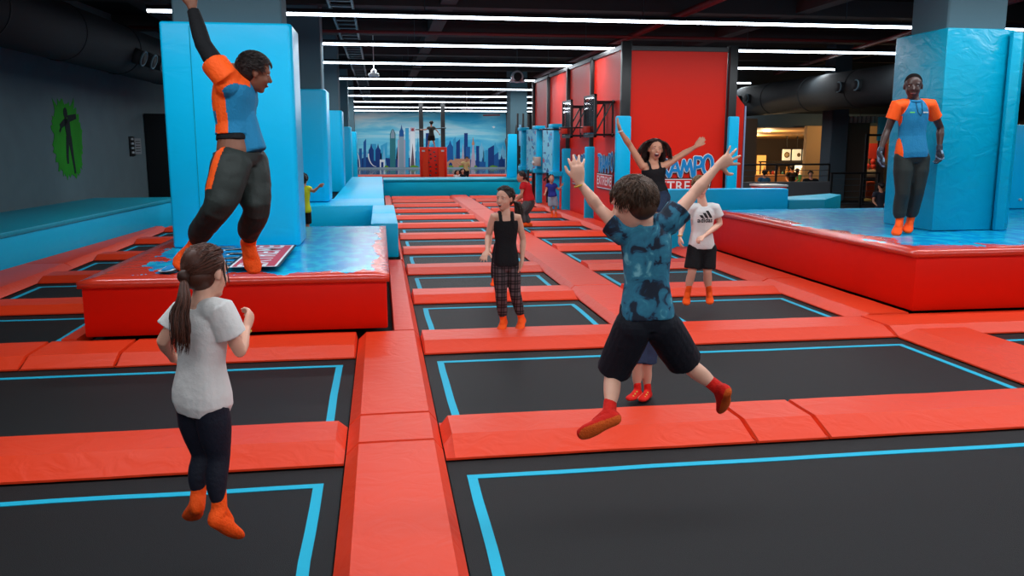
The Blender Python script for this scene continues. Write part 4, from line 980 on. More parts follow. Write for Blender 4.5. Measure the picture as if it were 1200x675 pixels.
class Person:
    """joints given by their place in the frame and their distance down the hall; image-left side = l, image-right side = r"""
    def __init__(s, name, label, H, base, J, face, head_h, skin, voxel=0.008, build=1.0, group=None, cat='person'):
        s.H = H; s.skin = skin; s.vox = voxel; s.b = build; s.hh = head_h
        s.J = {k: at(v[0], v[1], base + (v[2] if len(v) > 2 else 0)) for k, v in J.items()}
        J = s.J
        s.pel = J['pel'] if 'pel' in J else (J['hl'] + J['hr']) / 2
        s.che = (J['sl'] + J['sr']) / 2
        s.front = V(face)                          # way the chest faces
        lo = min(v.z for v in J.values())
        s.t = thing(name, label, cat, (s.pel.x, s.pel.y, lo), group)
        up = (s.che - s.pel).normalized(); s.up = up
        sd = (J['sr'] - J['sl']); sd -= up * sd.dot(up)
        s.side = sd.normalized()
        f = s.side.cross(up); s.f = f if f.dot(s.front) > 0 else -f
        s.hf = V(J_look(s)) if False else None
    def sec(s, f, infl=0.0, mul=1.0):
        """torso cross-section at fraction f of the spine"""
        w, d = prof(TORSO, f); H = s.H * s.b
        bow = s.f * (0.012 * s.H * math.sin(max(0, min(1, f)) * PI))
        c = s.pel + (s.che - s.pel) * f - bow * 0.3
        return c, w * H * mul + infl, d * H * mul + infl
    def torso(s, mb, f0, f1, infl=0.0, n=7, mulf=None):
        rings = []; K = 24
        for k in range(n + 1):
            f = f0 + (f1 - f0) * k / n
            mul = mulf(f) if mulf else 1.0
            c, a, b = s.sec(f, infl, mul)
            hs = (s.J['hr'] - s.J['hl']).normalized(); hs = hs if hs.dot(s.side) > 0 else -hs
            sd = (s.side * max(0, min(1, f * 1.4)) + hs * (1 - max(0, min(1, f * 1.4))))
            sd -= s.up * sd.dot(s.up); sd.normalize(); fr = s.up.cross(sd)
            ring = []
            for i in range(K):
                t = 2 * PI * i / K; ct, st = math.cos(t), math.sin(t)
                e = 0.82
                ring.append(c + sd * (a * math.copysign(abs(ct) ** e, ct)) + fr * (b * math.copysign(abs(st) ** e, st)))
            rings.append(ring)
        mb.ring_loft(rings)
    def head_axes(s, look, tilt=None):
        s.look = V(look).normalized()
        u = V(tilt) if tilt else V((0, 0, 1)); u = (u - s.look * u.dot(s.look)).normalized()
        s.hr_ = s.look.cross(u).normalized(); s.hu = u; s.hc = s.J['head']
    def hp(s, r, f, u): return s.hc + s.hr_ * (r * s.hh) + s.look * (f * s.hh) + s.hu * (u * s.hh)
    def head(s, mb):
        h = s.hh; ax = (s.hr_, s.look, s.hu)
        mb.ell(s.hp(0, -.06, .12), .335 * h, .415 * h, .365 * h, ax, nu=24, nv=16)
        mb.ell(s.hp(0, .07, -.10), .275 * h, .305 * h, .36 * h, ax, nu=24, nv=14)
        mb.ell(s.hp(0, .10, -.28), .215 * h, .225 * h, .20 * h, ax)
        mb.ell(s.hp(0, .235, -.405), .10 * h, .095 * h, .085 * h, ax)
        for q in (-1, 1):
            mb.ell(s.hp(.335 * q, -.03, -.03), .035 * h, .075 * h, .125 * h, ax)
            mb.ell(s.hp(.15 * q, .24, -.14), .10 * h, .09 * h, .09 * h, ax)
            mb.ell(s.hp(.13 * q, .315, .085), .10 * h, .055 * h, .035 * h, ax)
        mb.tube([s.hp(0, .335, .06), s.hp(0, .39, -.04), s.hp(0, .43, -.12)], [.035 * h, .042 * h, .055 * h], n=10, side=s.hr_)
        mb.ell(s.hp(0, .345, -.245), .10 * h, .045 * h, .022 * h, ax); mb.ell(s.hp(0, .335, -.29), .085 * h, .045 * h, .024 * h, ax)
        nb = s.che + s.up * (0.02 * s.H)
        mb.tube([nb, lerp(nb, s.hp(0, -.06, -.2), .5), s.hp(0, -.08, -.12)], [.040 * s.H * s.b, .034 * s.H * s.b, .21 * h], n=16)
    def arm(s, mb, k, r0=1.0):
        H = s.H * s.b; S, E, Wr = s.J['s' + k], s.J['e' + k], s.J['w' + k]
        c0 = lerp(s.che, S, .35)
        mb.tube([c0, S, lerp(S, E, .35), lerp(S, E, .8), E, lerp(E, Wr, .3), lerp(E, Wr, .75), Wr], [v * H * r0 for v in (.033, .031, .028, .024, .0225, .0245, .017, .0145)], n=16)
    def hand(s, mb, k, d, palm, spread=0.25, curl=0.15, thumb=0.8, tips=None):
        """d = finger direction, palm = palm normal (side the fingers curl to)"""
        Wr = s.J['w' + k]; L = 0.108 * s.H
        d = V(d).normalized(); p = V(palm); p = (p - d * p.dot(d)).normalized(); x = d.cross(p)      # across the palm
        th = 1 if thumb > 0 else -1
        mb.tube([Wr - d * .02 * L, Wr + d * .18 * L, Wr + d * .36 * L, Wr + d * .5 * L], [(.15 * L, .125 * L), (.20 * L, .12 * L), (.235 * L, .115 * L), (.22 * L, .09 * L)], n=16, side=x)
        for i, (o, ln, sp) in enumerate(((-.165, .44, -.9), (-.06, .50, -.28), (.05, .46, .3), (.155, .36, 1.0))):
            b0 = Wr + d * ((.47 - abs(o) * .25) * L) + x * (o * L * -th); r = .058 * L * (1 if i < 3 else .86)
            dd = (d + x * (-th * sp * spread)).normalized(); pts = [b0]; q = b0; ang = curl
            for seg, fr in enumerate((.45, .32, .23)):
                a = ang * (seg + 0.6)
                v = (dd * math.cos(a) + p * math.sin(a)).normalized(); q = q + v * (ln * L * fr); pts.append(q)
            mb.tube(pts, [r * 1.05, r, r * .93, r * .8], n=10)
        b0 = Wr + d * .14 * L + x * (.13 * L * th)
        td = (d * (1 - .45 * abs(thumb)) + x * (th * abs(thumb)) + p * .25).normalized()
        mb.tube([b0, b0 + td * .2 * L, b0 + td * .38 * L, b0 + (td + d * .25).normalized() * .54 * L], [.085 * L, .075 * L, .066 * L, .052 * L], n=10)
    def leg(s, mb, k, f0=0.0, f1=1.0, mul=1.0, infl=0.0, table=None):
        H = s.H * s.b; Hp, K, A = s.J['h' + k], s.J['k' + k], s.J['a' + k]
        T = table or [(0, .054), (.12, .056), (.3, .050), (.44, .037), (.5, .034), (.56, .032), (.66, .035), (.76, .032), (.9, .021), (1, .019)]
        n = 14; pts = []; rad = []
        cb = s.f * (-.010 * s.H)
        for i in range(n + 1):
            f = f0 + (f1 - f0) * i / n
            p = lerp(Hp, K, f * 2) if f < .5 else lerp(K, A, (f - .5) * 2)
            if .56 < f < .95: p = p + cb * math.sin((f - .56) / .39 * PI)
            pts.append(p); rad.append(prof(T, f)[0] * H * mul + infl)
        mb.tube(pts, rad, n=18, round_caps=(infl == 0 and mul == 1.0))
    def foot(s, mb, k, infl=0.0, cuff=0.0):
        A, T = s.J['a' + k], s.J['t' + k]; H = s.H; fl = (T - A); 
        sh = (A - s.J['k' + k]).normalized()
        fd = fl - sh * fl.dot(sh) * 0.0
        L = .152 * H; dirn = fl.normalized()
        heel = A + sh * (.030 * H) - (dirn - sh * dirn.dot(sh)).normalized() * (.022 * H) if (dirn - sh * dirn.dot(sh)).length > 1e-3 else A + sh * .03 * H
        side = sh.cross(dirn)
        if side.length < 1e-3: side = s.side
        side.normalize()
        i = infl
        mb.tube([A - sh * (.045 + cuff) * H, A, lerp(A, heel, .8)], [.0195 * H + i, .021 * H + i, .021 * H + i], n=14)
        mb.tube([heel, lerp(heel, T, .3) - sh * .006 * H, lerp(heel, T, .62), lerp(heel, T, .86), T], [(.020 * H + i, .022 * H + i), (.022 * H + i, .024 * H + i), (.028 * H + i, .018 * H + i), (.029 * H + i, .0135 * H + i), (.022 * H + i, .010 * H + i)], n=14, side=side)
        mb.tube([A, lerp(A, T, .45)], [.02 * H + i, .016 * H + i], n=12)
    def body(s, hands=(), feet=True, arms='lr'):
        mb = MB()
        s.torso(mb, -0.14, 1.06, n=12)
        s.head(mb)
        for k in arms: s.arm(mb, k)
        for k in 'lr': s.leg(mb, k); s.foot(mb, k)
        for h in hands: s.hand(mb, *h)
        me = remeshed(mb, s.vox, 3); me.materials.append(s.skin)
        s.bm = me
        return link('body', me, s.t)
    def face(s, mouth='smile', ms=1.0, eye=(60, 40, 28), brow=(50, 34, 24), lip=(170, 80, 74)):
        h = s.hh; ax = (s.hr_, s.look, s.hu)
        bv = BVHTree.FromPolygons([v.co.copy() for v in s.bm.vertices], [tuple(p.vertices) for p in s.bm.polygons])
        off = s.t.location
        def surf(r, u, lift=0.0):
            o = s.hp(r, 1.2, u) - off; hit = bv.ray_cast(o, -s.look)
            p = hit[0] if hit[0] is not None else s.hp(r, .30, u) - off
            fw = (p + off - s.hc).dot(s.look) / h
            if fw < .2 or fw > .5: p = s.hp(r, .30, u) - off
            return p + off + s.look * lift * h
        for q in (-1, 1):
            c = surf(.13 * q, .02, -.030)
            e = MB().ell(c, .054 * h, .038 * h, .027 * h, ax).build('eye', mat('eye_white', (215, 210, 205), .3), s.t, smooth=True)
            MB().ell(c + s.look * .024 * h, .022 * h, .018 * h, .025 * h, ax).build('iris', mat('iris_%d' % eye[0], eye, .2), e, smooth=True)
            pts = [surf(.06 * q, .10, .002), surf(.12 * q, .12, .002), surf(.18 * q, .10, .0)]
            MB().tube(pts, [.010 * h, .013 * h, .006 * h], n=8).build('eyebrow', mat('brow_%d' % brow[0], brow, .8), s.t, smooth=True)
        lm = mat('lips_%d_%d' % (lip[0], lip[1]), lip, .5)
        if mouth == 'open':
            c = surf(0, -.27, -.012)
            o = MB().ell(c, .105 * h * ms, .03 * h, .085 * h * ms, ax).build('mouth', mat('mouth_dark', (70, 16, 18), .5), s.t, smooth=True)
            MB().ell(c + s.hu * .05 * h * ms + s.look * .012 * h, .08 * h * ms, .022 * h, .022 * h * ms, ax).build('teeth', mat('teeth', (235, 230, 220), .3), o, smooth=True)
            rg = [c + s.hr_ * (.11 * h * ms * math.cos(a)) + s.hu * (.09 * h * ms * math.sin(a)) + s.look * .008 * h for a in [2 * PI * k / 20 for k in range(21)]]
            MB().tube(rg, .014 * h * ms, n=6, round_caps=False).build('lips', lm, s.t, smooth=True)
        else:
            w = .11; pts = [surf(-w, -.255, .004), surf(-.05, -.272, .006), surf(0, -.268, .008), surf(.05, -.272, .006), surf(w, -.255, .004)]
            MB().tube(pts, [.006 * h, .02 * h, .018 * h, .02 * h, .006 * h], n=8).build('lips', lm, s.t, smooth=True)
    # garments -------------------------------------------------------------
    def garment(s, name, mb, m, vox=None, smooth=2, wr=(0.004, 9, (1, 1, .6)), zones=None):
        me = remeshed(mb, vox or s.vox, smooth, disp=wr)
        ms = m if isinstance(m, (list, tuple)) else [m]
        for mm in ms: me.materials.append(mm)
        if zones:
            for p in me.polygons: p.material_index = zones(p.center, p.normal)
        o = link(name, me, s.t); return o
    def shirt(s, m, f0=-0.02, sleeve=0.55, infl=None, flare=1.12, name='shirt', zones=None, sl_r=(.040, .047), top=1.05, vox=None, wr=None, arms='lr', taper=None, extra=None, lower_drop=0.0):
        i = infl if infl is not None else .010 * s.H
        mb = MB()
        s.torso(mb, f0, top, i, 10, taper or (lambda f: 1.0 + (flare - 1) * max(0, min(1, (.7 - f) / .7))))
        if sleeve:
            for k in arms:
                S, E = s.J['s' + k], s.J['e' + k]; c0 = lerp(s.che, S, .25)
                end = lerp(S, E, sleeve) if sleeve <= 1 else lerp(E, s.J['w' + k], sleeve - 1)
                pts = [c0, lerp(c0, S, .6), S] + ([lerp(S, E, .3)] if sleeve > .4 else []) + ([E] if sleeve > 1 else []) + [end]
                r0, r1 = sl_r; n = len(pts)
                rr_ = [(lerp(r0, r1, k2 / (n - 1)) * s.H * s.b) for k2 in range(n)]; rr_[0] = .041 * s.H; rr_[1] = .044 * s.H; rr_[2] = max(.043 * s.H, rr_[2])
                mb.tube(pts, rr_, n=18, round_caps=False)
        if extra: extra(mb)
        return s.garment(name, mb, m, vox, 2, wr or (0.0045 * s.H / 1.3, 8, (1, 1, .6)), zones)
    def pants(s, m, f1=0.96, table=None, name='trousers', waist=.17, vox=None, wr=None, zones=None, infl=None, hip=1.0):
        i = infl if infl is not None else .006 * s.H
        T = table or [(0, .062), (.25, .060), (.5, .044), (.75, .042), (.95, .034), (1, .028)]
        mb = MB(); s.torso(mb, -.15, waist, i, 5, lambda f: hip)
        for k in 'lr':
            s.leg(mb, k, -0.01, f1, 1.0, 0.0001, T); r_ = T[0][1] * s.H * s.b
            mb.ell(s.J['h' + k], r_ * 1.02, r_ * 1.02, r_ * 1.05, nu=20, nv=12)
        return s.garment(name, mb, m, vox, 5, wr or (0.005 * s.H / 1.3, 7, (1, 1, .5)), zones)
    def socks(s, m, cuff=.01, sole=None):
        for k in 'lr':
            mb = MB(); s.foot(mb, k, .0045 * s.H, cuff)
            me = remeshed(mb, s.vox * .9, 2); me.materials.append(m)
            if sole:
                me.materials.append(sole); A, T = s.J['a' + k], s.J['t' + k]; dn = (A - s.J['k' + k]).normalized(); fd = (T - A).normalized()
                dn = (dn - fd * dn.dot(fd)).normalized()
                for p in me.polygons:
                    if p.normal.dot(dn) > .45 and (p.center - A).dot(dn) > .01: p.material_index = 1
            link('sock', me, s.t)
    # hair -----------------------------------------------------------------
    def scalp(s, th, ph, k=1.0):
        """point on the skull: th = angle round from the face (0 front, pi back), ph = height angle"""
        r = math.cos(ph)
        return s.hp(.345 * k * math.sin(th) * r, -.06 + .425 * k * math.cos(th) * r, .12 + .375 * k * math.sin(ph))
    def hair_cap(s, mb, back=-.25, k=1.07):
        h = s.hh; ax = (s.hr_, s.look, s.hu)
        mb.ell(s.hp(0, -.10, .155), .345 * k * h, .40 * k * h, .355 * k * h, ax, nu=28, nv=18)
        mb.ell(s.hp(0, -.20, back + .18), .30 * k * h, .28 * k * h, .26 * k * h, ax, nu=24, nv=14)
def J_look(s): return (0, -1, 0)

def straps(P, mb, out=.5, w=.017):
    for k in 'lr':
        S = P.J['s' + k]; sdv = (S - P.che); x = sdv * out; H = P.H
        c, a, b = P.sec(.84); c2, a2, b2 = P.sec(.96)
        pts = [c + x * .9 + P.f * (b * .86), c2 + x * .95 + P.f * (b2 * 1.0 + .004), P.che + x + P.up * (.024 * H) + P.f * (.030 * H), P.che + x + P.up * (.037 * H), P.che + x + P.up * (.024 * H) - P.f * (.030 * H), c2 + x * .95 - P.f * (b2 * 1.0 + .004), c + x * .9 - P.f * (b * .86)]
        mb.tube(pts, [(w, .010)] * 7, n=10, side=P.side)


def lock(mb, pts, w, t=None, m=0):
    """flat tapered strand of hair"""
    n = len(pts); rad = []
    for i in range(n):
        f = i / (n - 1); r = w * (0.55 + 0.45 * math.sin(f * PI) if f < .8 else (1 - f) * 3.2 + .12)
        rad.append((r, r * .5))
    mb.tube(pts, rad, n=5, m=m, round_caps=False)

def hair_mats(rgb):
    a = mat('hair_%d_%d_%d' % rgb, rgb, .5, .35); d = tuple(int(c * .75) for c in rgb); l = tuple(min(255, int(c * 1.25 + 3)) for c in rgb)
    return [a, mat('hair_%d_%d_%d' % d, d, .5, .35), mat('hair_%d_%d_%d' % l, l, .5, .35)]

def short_hair(P, rgb, seed=1, n=420, length=.20, lift=.05, front=.55, sweep=(0.3, 0.4, -.2), voxel=None, back=-.25, w=.02, nape=-.55, capk=1.07):
    rnd = random.Random(seed); h = P.hh
    cap = MB(); P.hair_cap(cap, back, capk)
    me = remeshed(cap, voxel or P.vox, 2)
    off = P.t.location
    mb = MB(); mb.v = [tuple(v.co) for v in me.vertices]; mb.f = [tuple(p.vertices) for p in me.polygons]; mb.m = [0] * len(mb.f)
    sw = P.hr_ * sweep[0] + P.look * sweep[1] + P.hu * sweep[2]
    k = 0
    while k < n:
        th = rnd.uniform(-PI, PI); ph = math.asin(rnd.uniform(nape, 1.0))
        ct = math.cos(th)
        if ct > .35 and ph < front: continue
        if abs(ct) < .6 and ph < -.15: continue
        if ph < -.3 and ct > -.3: continue
        p0 = P.scalp(th, ph, 1.04); nrm = (p0 - P.hp(0, -.06, .1)).normalized()
        down = -P.hu * .6 + sw + V((rnd.gauss(0, .3), rnd.gauss(0, .3), rnd.gauss(0, .25)))
        tg = down - nrm * down.dot(nrm)
        if tg.length < .05: continue
        tg.normalize(); L = length * h * rnd.uniform(.6, 1.2); pts = []
        for j in range(5):
            f = j / 4; q = p0 + tg * (L * f) - nrm * (L * L * f * f * .9 / h) + nrm * (lift * h * math.sin(f * PI * .8) + .012 * h)
            pts.append(q)
        lock(mb, pts, w * h * rnd.uniform(.7, 1.3), m=rnd.choice((0, 0, 0, 1, 2))); k += 1
    return mb.build('hair', hair_mats(rgb), P.t, smooth=True)

def long_hair(P, rgb, gather=(0, -.5, .05), tail=None, seed=2, n=300, wisps=12, voxel=None, w=.022, loose=None, tail_w=.12, tail_n=70, wave=.03, frontline=.62, capk=1.05, back=-.25):
    """hair combed to a gather point; tail = list of points (world) the pony tail follows; loose = length it hangs free"""
    rnd = random.Random(seed); h = P.hh
    cap = MB(); P.hair_cap(cap, back, capk); me = remeshed(cap, voxel or P.vox, 2)
    mb = MB(); mb.v = [tuple(v.co) for v in me.vertices]; mb.f = [tuple(p.vertices) for p in me.polygons]; mb.m = [0] * len(mb.f)
    G = P.hp(*gather); C = P.hp(0, -.06, .12)
    k = 0
    while k < n:
        th = rnd.uniform(-PI, PI); ph = math.asin(rnd.uniform(-.45, 1.0)); ct = math.cos(th)
        if ct > .3 and ph < frontline: continue
        if abs(ct) <= .3 and ph < -.05: continue
        if ph < -.25 and ct > -.3: continue
        p0 = P.scalp(th, ph, 1.03); d0 = (p0 - C); pts = []
        if loose is None:
            d1 = G - C
            for j in range(7):
                f = j / 6; d = d0.normalized().lerp(d1.normalized(), f).normalized()
                r = lerp(d0.length, d1.length, f) + .025 * h * math.sin(f * PI) + rnd.gauss(0, .004) * h
                pts.append(C + d * r)
        else:
            L = loose * rnd.uniform(.8, 1.05); nrm = d0.normalized(); out = V((nrm.x, nrm.y, 0)) - P.look * .35
            q = p0.copy(); v = (nrm * .25 - P.hu * .5 + (P.hr_ * (1.4 if math.sin(th) > 0 else -1.4) - P.look * .6 if ct > 0 else V((0, 0, 0)))).normalized()
            ph0 = rnd.uniform(0, 6)
            for j in range(9):
                pts.append(q.copy()); stp = L / 8
                q = q + v * stp
                rel = q - C; a = rel.dot(P.hr_) / (.40 * h); b_ = rel.dot(P.look) / (.47 * h); c_ = rel.dot(P.hu) / (.40 * h); e = math.sqrt(a * a + b_ * b_ + (c_ * c_ if c_ > -.4 else .16))
                if e < 1.02 and c_ > -1.6: q = C + rel * (1.0 + (1.04 - e) * .9)
                rel = q - P.hc; fu, ff, fs = rel.dot(P.hu) / h, rel.dot(P.look) / h, rel.dot(P.hr_) / h; sg = 1 if math.sin(th) > 0 else -1
                if fu < .40 and ff > .0 and abs(fs) < .36: q = P.hc + P.hu * (fu * h) + P.look * (min(ff, .16) * h) + P.hr_ * (sg * rnd.uniform(.35, .42) * h)
                v = (v + P.hu * -.35 + P.hr_ * (wave * 4 * math.sin(ph0 + j * .9)) + out * -.02).normalized()
        lock(mb, pts, w * h * rnd.uniform(.7, 1.3), m=rnd.choice((0, 0, 0, 1, 2))); k += 1
    if tail:
        tw = tail_w * h; T = [V(p) for p in tail]; N = len(T)
        mb.ell(T[0], tw * .9, tw * .9, tw * .9, m=1)
        for k in range(tail_n):
            a = rnd.uniform(0, 2 * PI); r = math.sqrt(rnd.random()) * tw; fr = P.hr_ * math.cos(a) + P.look * math.sin(a); ph0 = rnd.uniform(0, 6); pts = []; L = rnd.uniform(.75, 1.0)
            M = 10
            for j in range(M + 1):
                f = j / M * L * (N - 1); i = min(N - 2, int(f)); p = lerp(T[i], T[i + 1], f - i); g = j / M
                env = .35 + .9 * math.sin(min(1, g * 1.3) * PI * .62)
                pts.append(p + fr * (r * env) + P.hr_ * (wave * h * math.sin(ph0 * .3 + g * 9) * g) + P.look * (wave * h * .6 * math.cos(ph0 + g * 8) * g))
            lock(mb, pts, w * h * rnd.uniform(.9, 1.6), m=rnd.choice((0, 0, 1, 2)))
    for k in range(wisps):
        q = rnd.choice((-1, 1)); p = P.hp(.30 * q, rnd.uniform(.05, .22), rnd.uniform(.2, .3)); pts = [p + P.hr_ * (q * .02 * h * j) - P.hu * (.09 * h * j) + P.look * (.01 * h * math.sin(j + k)) for j in range(6)]
        lock(mb, pts, .010 * h, m=1)
    return mb.build('hair', hair_mats(rgb), P.t, smooth=True)

def decal(P, target, me, origin, ex, ez, m, name, lift=.003, parent=None):
    """lay a flat mesh on a garment"""
    off = P.t.location; ex, ez = V(ex).normalized(), V(ez); ez = (ez - ex * ez.dot(ex)).normalized(); nn = ex.cross(ez)
    bv = BVHTree.FromPolygons([v.co.copy() for v in target.data.vertices], [tuple(p.vertices) for p in target.data.polygons])
    for v in me.vertices:
        p = V(origin) + ex * v.co.x + ez * v.co.y - off
        hit = bv.ray_cast(p + nn * .4, -nn)
        v.co = (hit[0] if hit[0] is not None else p) + nn * lift + off
    me.materials.clear(); me.materials.append(m); me.update()
    o = link(name, me, target)
    return o
def grid_mesh(w, h, nx=8, ny=4, shear=0.0):
    mb = MB(); vs = [((i / nx - .5) * w + (j / ny - .5) * shear, (j / ny - .5) * h, 0) for j in range(ny + 1) for i in range(nx + 1)]
    fs = [(j * (nx + 1) + i, j * (nx + 1) + i + 1, (j + 1) * (nx + 1) + i + 1, (j + 1) * (nx + 1) + i) for j in range(ny) for i in range(nx)]
    return mb.add(vs, fs).mesh('g', [])
SK_FAIR = mat('skin_fair', (226, 172, 148), .5, .4); SK_TAN = mat('skin_tan', (196, 138, 110), .5, .4); SK_BROWN = mat('skin_brown', (128, 82, 62), .5, .4); SK_DARK = mat('skin_dark', (62, 38, 32), .42, .5)
POLO = mat('polo_blue', (26, 122, 168), .7, .25, bump=(60, .2, '')); ORNG = mat('polo_orange', (255, 92, 22), .65, .25, bump=(60, .2, ''))
BLKC = mat('black_cloth', (24, 25, 28), .8, .2, bump=(40, .2, '')); TRK = mat('track_trousers', (36, 44, 42), .6, .3, bump=(12, .25, '')); NAVY = mat('navy_leggings', (22, 26, 40), .7, .25, bump=(50, .2, ''))
WHT = mat('white_cotton', (222, 220, 218), .8, .2, bump=(30, .2, ''))

# girl in white tee, seen from behind, in the air
P = Person('person', 'girl in white t-shirt, navy leggings and orange socks jumping with her back turned', 1.2, 3.3,
    dict(sl=(215, 366, .07), sr=(258, 364, -.07), el=(191, 399, .05), wl=(203, 420, .20), er=(281, 412, -.06), wr=(289, 384, .10), hl=(226, 478, .05), hr=(248, 478, -.05), kl=(238, 532, .06), kr=(256, 534, -.04), al=(232, 582, .0), ar=(257, 596, -.08), tl=(224, 606, .12), tr=(279, 627, -.0), head=(243, 319, .02), pel=(237, 470, 0)),
    (.45, .9, 0), .20, SK_FAIR, voxel=.0055, build=.93)
P.head_axes((.62, .80, -.10), (-.05, 0, 1))
P.body(hands=[('r', (.15, .6, .55), (-.8, .5, .2), .12, .75, -.5), ('l', (.5, .6, -.1), (.8, .3, .2), .12, .6, .5)])
P.face()
P.shirt(WHT, f0=-.12, sleeve=.62, flare=1.22, sl_r=(.043, .052), wr=(.006, 9, (1, 1, .5)))
P.pants(NAVY, .93, [(0, .056), (.15, .060), (.3, .053), (.5, .0385), (.65, .0385), (.8, .033), (.93, .024), (1, .024)], name='leggings', wr=(.0015, 12, (1, 1, 1)), waist=.12)
P.socks(ORANGE)
G0 = P.hp(-.02, -.52, -.06)
long_hair(P, (74, 40, 28), gather=(-.0, -.47, -.02), tail=[G0, at(216, 352, 3.16), at(211, 372, 3.14), at(210, 395, 3.13), at(213, 417, 3.14)], n=900, tail_n=200, tail_w=.14, wave=.07, seed=5, wisps=10, w=.0105)
t_ = MB().tube([P.J['wr'] + V((.017 * math.cos(a), .016 * math.sin(a), .004 * math.sin(a))) - V((0, .012, .012)) for a in [2 * PI * k / 20 for k in range(21)]], .004, n=6, round_caps=False).build('wrist_band', mat('yellow_band', (190, 150, 40), .5), P.t, smooth=True)

# boy in tie-dye tee jumping, arms up
TD = bpy.data.materials.new('tie_dye'); TD.use_nodes = True; nt = TD.node_tree; b_ = nt.nodes['Principled BSDF']; g_ = nt.nodes.new('ShaderNodeNewGeometry')
n1 = nt.nodes.new('ShaderNodeTexNoise'); n1.inputs['Scale'].default_value = 13; n1.inputs['Detail'].default_value = 5; n1.inputs['Distortion'].default_value = .9
r1 = nt.nodes.new('ShaderNodeValToRGB'); e = r1.color_ramp.elements; e[0].position = .40; e[0].color = (*lin((14, 30, 50)), 1); e[1].position = .70; e[1].color = (*lin((120, 190, 205)), 1)
for p_, c_ in ((.44, (20, 52, 80)), (.47, (34, 104, 134)), (.60, (44, 128, 156))): q_ = e.new(p_); q_.color = (*lin(c_), 1)
nt.links.new(g_.outputs['Position'], n1.inputs['Vector']); nt.links.new(n1.outputs[0], r1.inputs[0]); nt.links.new(r1.outputs[0], b_.inputs['Base Color']); b_.inputs['Roughness'].default_value = .8
P = Person('person', 'boy in blue tie-dye t-shirt jumping with both arms thrown up, seen from behind', 1.24, 3.6,
    dict(sl=(731, 273, .02), sr=(783, 262, .02), el=(702, 244, .10), wl=(679, 214, .14), er=(812, 228, .06), wr=(841, 195, .08), hl=(743, 382, .0), hr=(774, 380, .0), kl=(718, 436, .12), kr=(803, 425, .12), al=(714, 484, -.08), ar=(843, 456, -.05), tl=(681, 509, -.10), tr=(847, 479, .06), head=(741, 239, .0), pel=(758, 372, 0)),
    (-.1, 1, 0), .225, SK_FAIR, voxel=.0045, build=.93)
P.head_axes((-.72, .66, -.22), (.08, -.05, 1))
P.body(hands=[('l', (-.12, .1, 1), (.2, .7, 0), .30, .22, .6), ('r', (.55, .1, .32), (-.1, 1, .1), .62, .06, -1.15)])
P.face()
P.shirt(TD, f0=.0, sleeve=.45, flare=1.14, sl_r=(.046, .056), wr=(.007, 8, (1, 1, .6)), top=1.03)
SHT = mat('navy_shorts', (20, 24, 34), .75, .25, bump=(30, .25, ''))
P.pants(SHT, .47, [(-.03, .074), (.1, .076), (.25, .074), (.38, .072), (.47, .074), (1, .08)], name='shorts', waist=.16, hip=1.15, wr=(.007, 8, (1, 1, .4)))
P.socks(REDSOCK, .008, mat('sock_sole', (226, 96, 34), .8, .2, bump=(140, .5, '')))
short_hair(P, (72, 50, 36), seed=3, n=1900, length=.26, lift=.035, sweep=(.35, .35, -.2), w=.0095, front=.45)
MB().tube([P.J['wl'] + V((.021 * math.cos(a), .020 * math.sin(a), -.012 + .008 * math.cos(a))) for a in [2 * PI * k / 20 for k in range(21)]], .004, n=6, round_caps=False).build('wrist_band', mat('yellow_band', (190, 150, 40), .5), P.t, smooth=True)

# small child mostly hidden behind the boy
DEN = mat('denim_shorts', (46, 58, 84), .8, .2, bump=(40, .2, ''))
P = Person('person', 'small child with denim shorts and red patterned socks standing behind the jumping boy', 1.02, 5.35,
    dict(sl=(738, 320, 0), sr=(772, 320, 0), el=(742, 350, -.05), wl=(750, 368, -.1), er=(768, 350, -.05), wr=(760, 368, -.1), hl=(749, 388), hr=(761, 388), kl=(747, 430, -.02), kr=(758, 430, 0), al=(747, 458, 0), ar=(759, 459, 0.02), tl=(737, 467.5, -.08), tr=(752, 468.5, -.08), head=(755, 296), pel=(755, 384)),
    (-.3, -1, 0), .19, SK_FAIR, voxel=.007)
P.head_axes((-.3, -1, 0)); P.body(hands=[('l', (.5, -.3, -.6), (0, -1, 0), .1, .4, .6), ('r', (-.5, -.3, -.6), (0, -1, 0), .1, .4, -.6)]); P.face()
P.shirt(mat('grey_tee', (90, 96, 104), .8), sleeve=.5)
P.pants(DEN, .44, [(-.03, .064), (.44, .066), (1, .06)], name='shorts', wr=(.004, 9, (1, 1, .5)))
P.socks(REDSOCK, .006)
short_hair(P, (70, 48, 36), seed=9, n=160, w=.03)
for k in 'lr':
    A, T = P.J['a' + k], P.J['t' + k]
    for j in range(4): MB().ell(lerp(A, T, .2 + .2 * j) + V((.0, -.024, .012 - .004 * j)), .006, .004, .006).build('sock_spot', mat('sock_yellow', (220, 190, 90), .7), P.t, smooth=True)

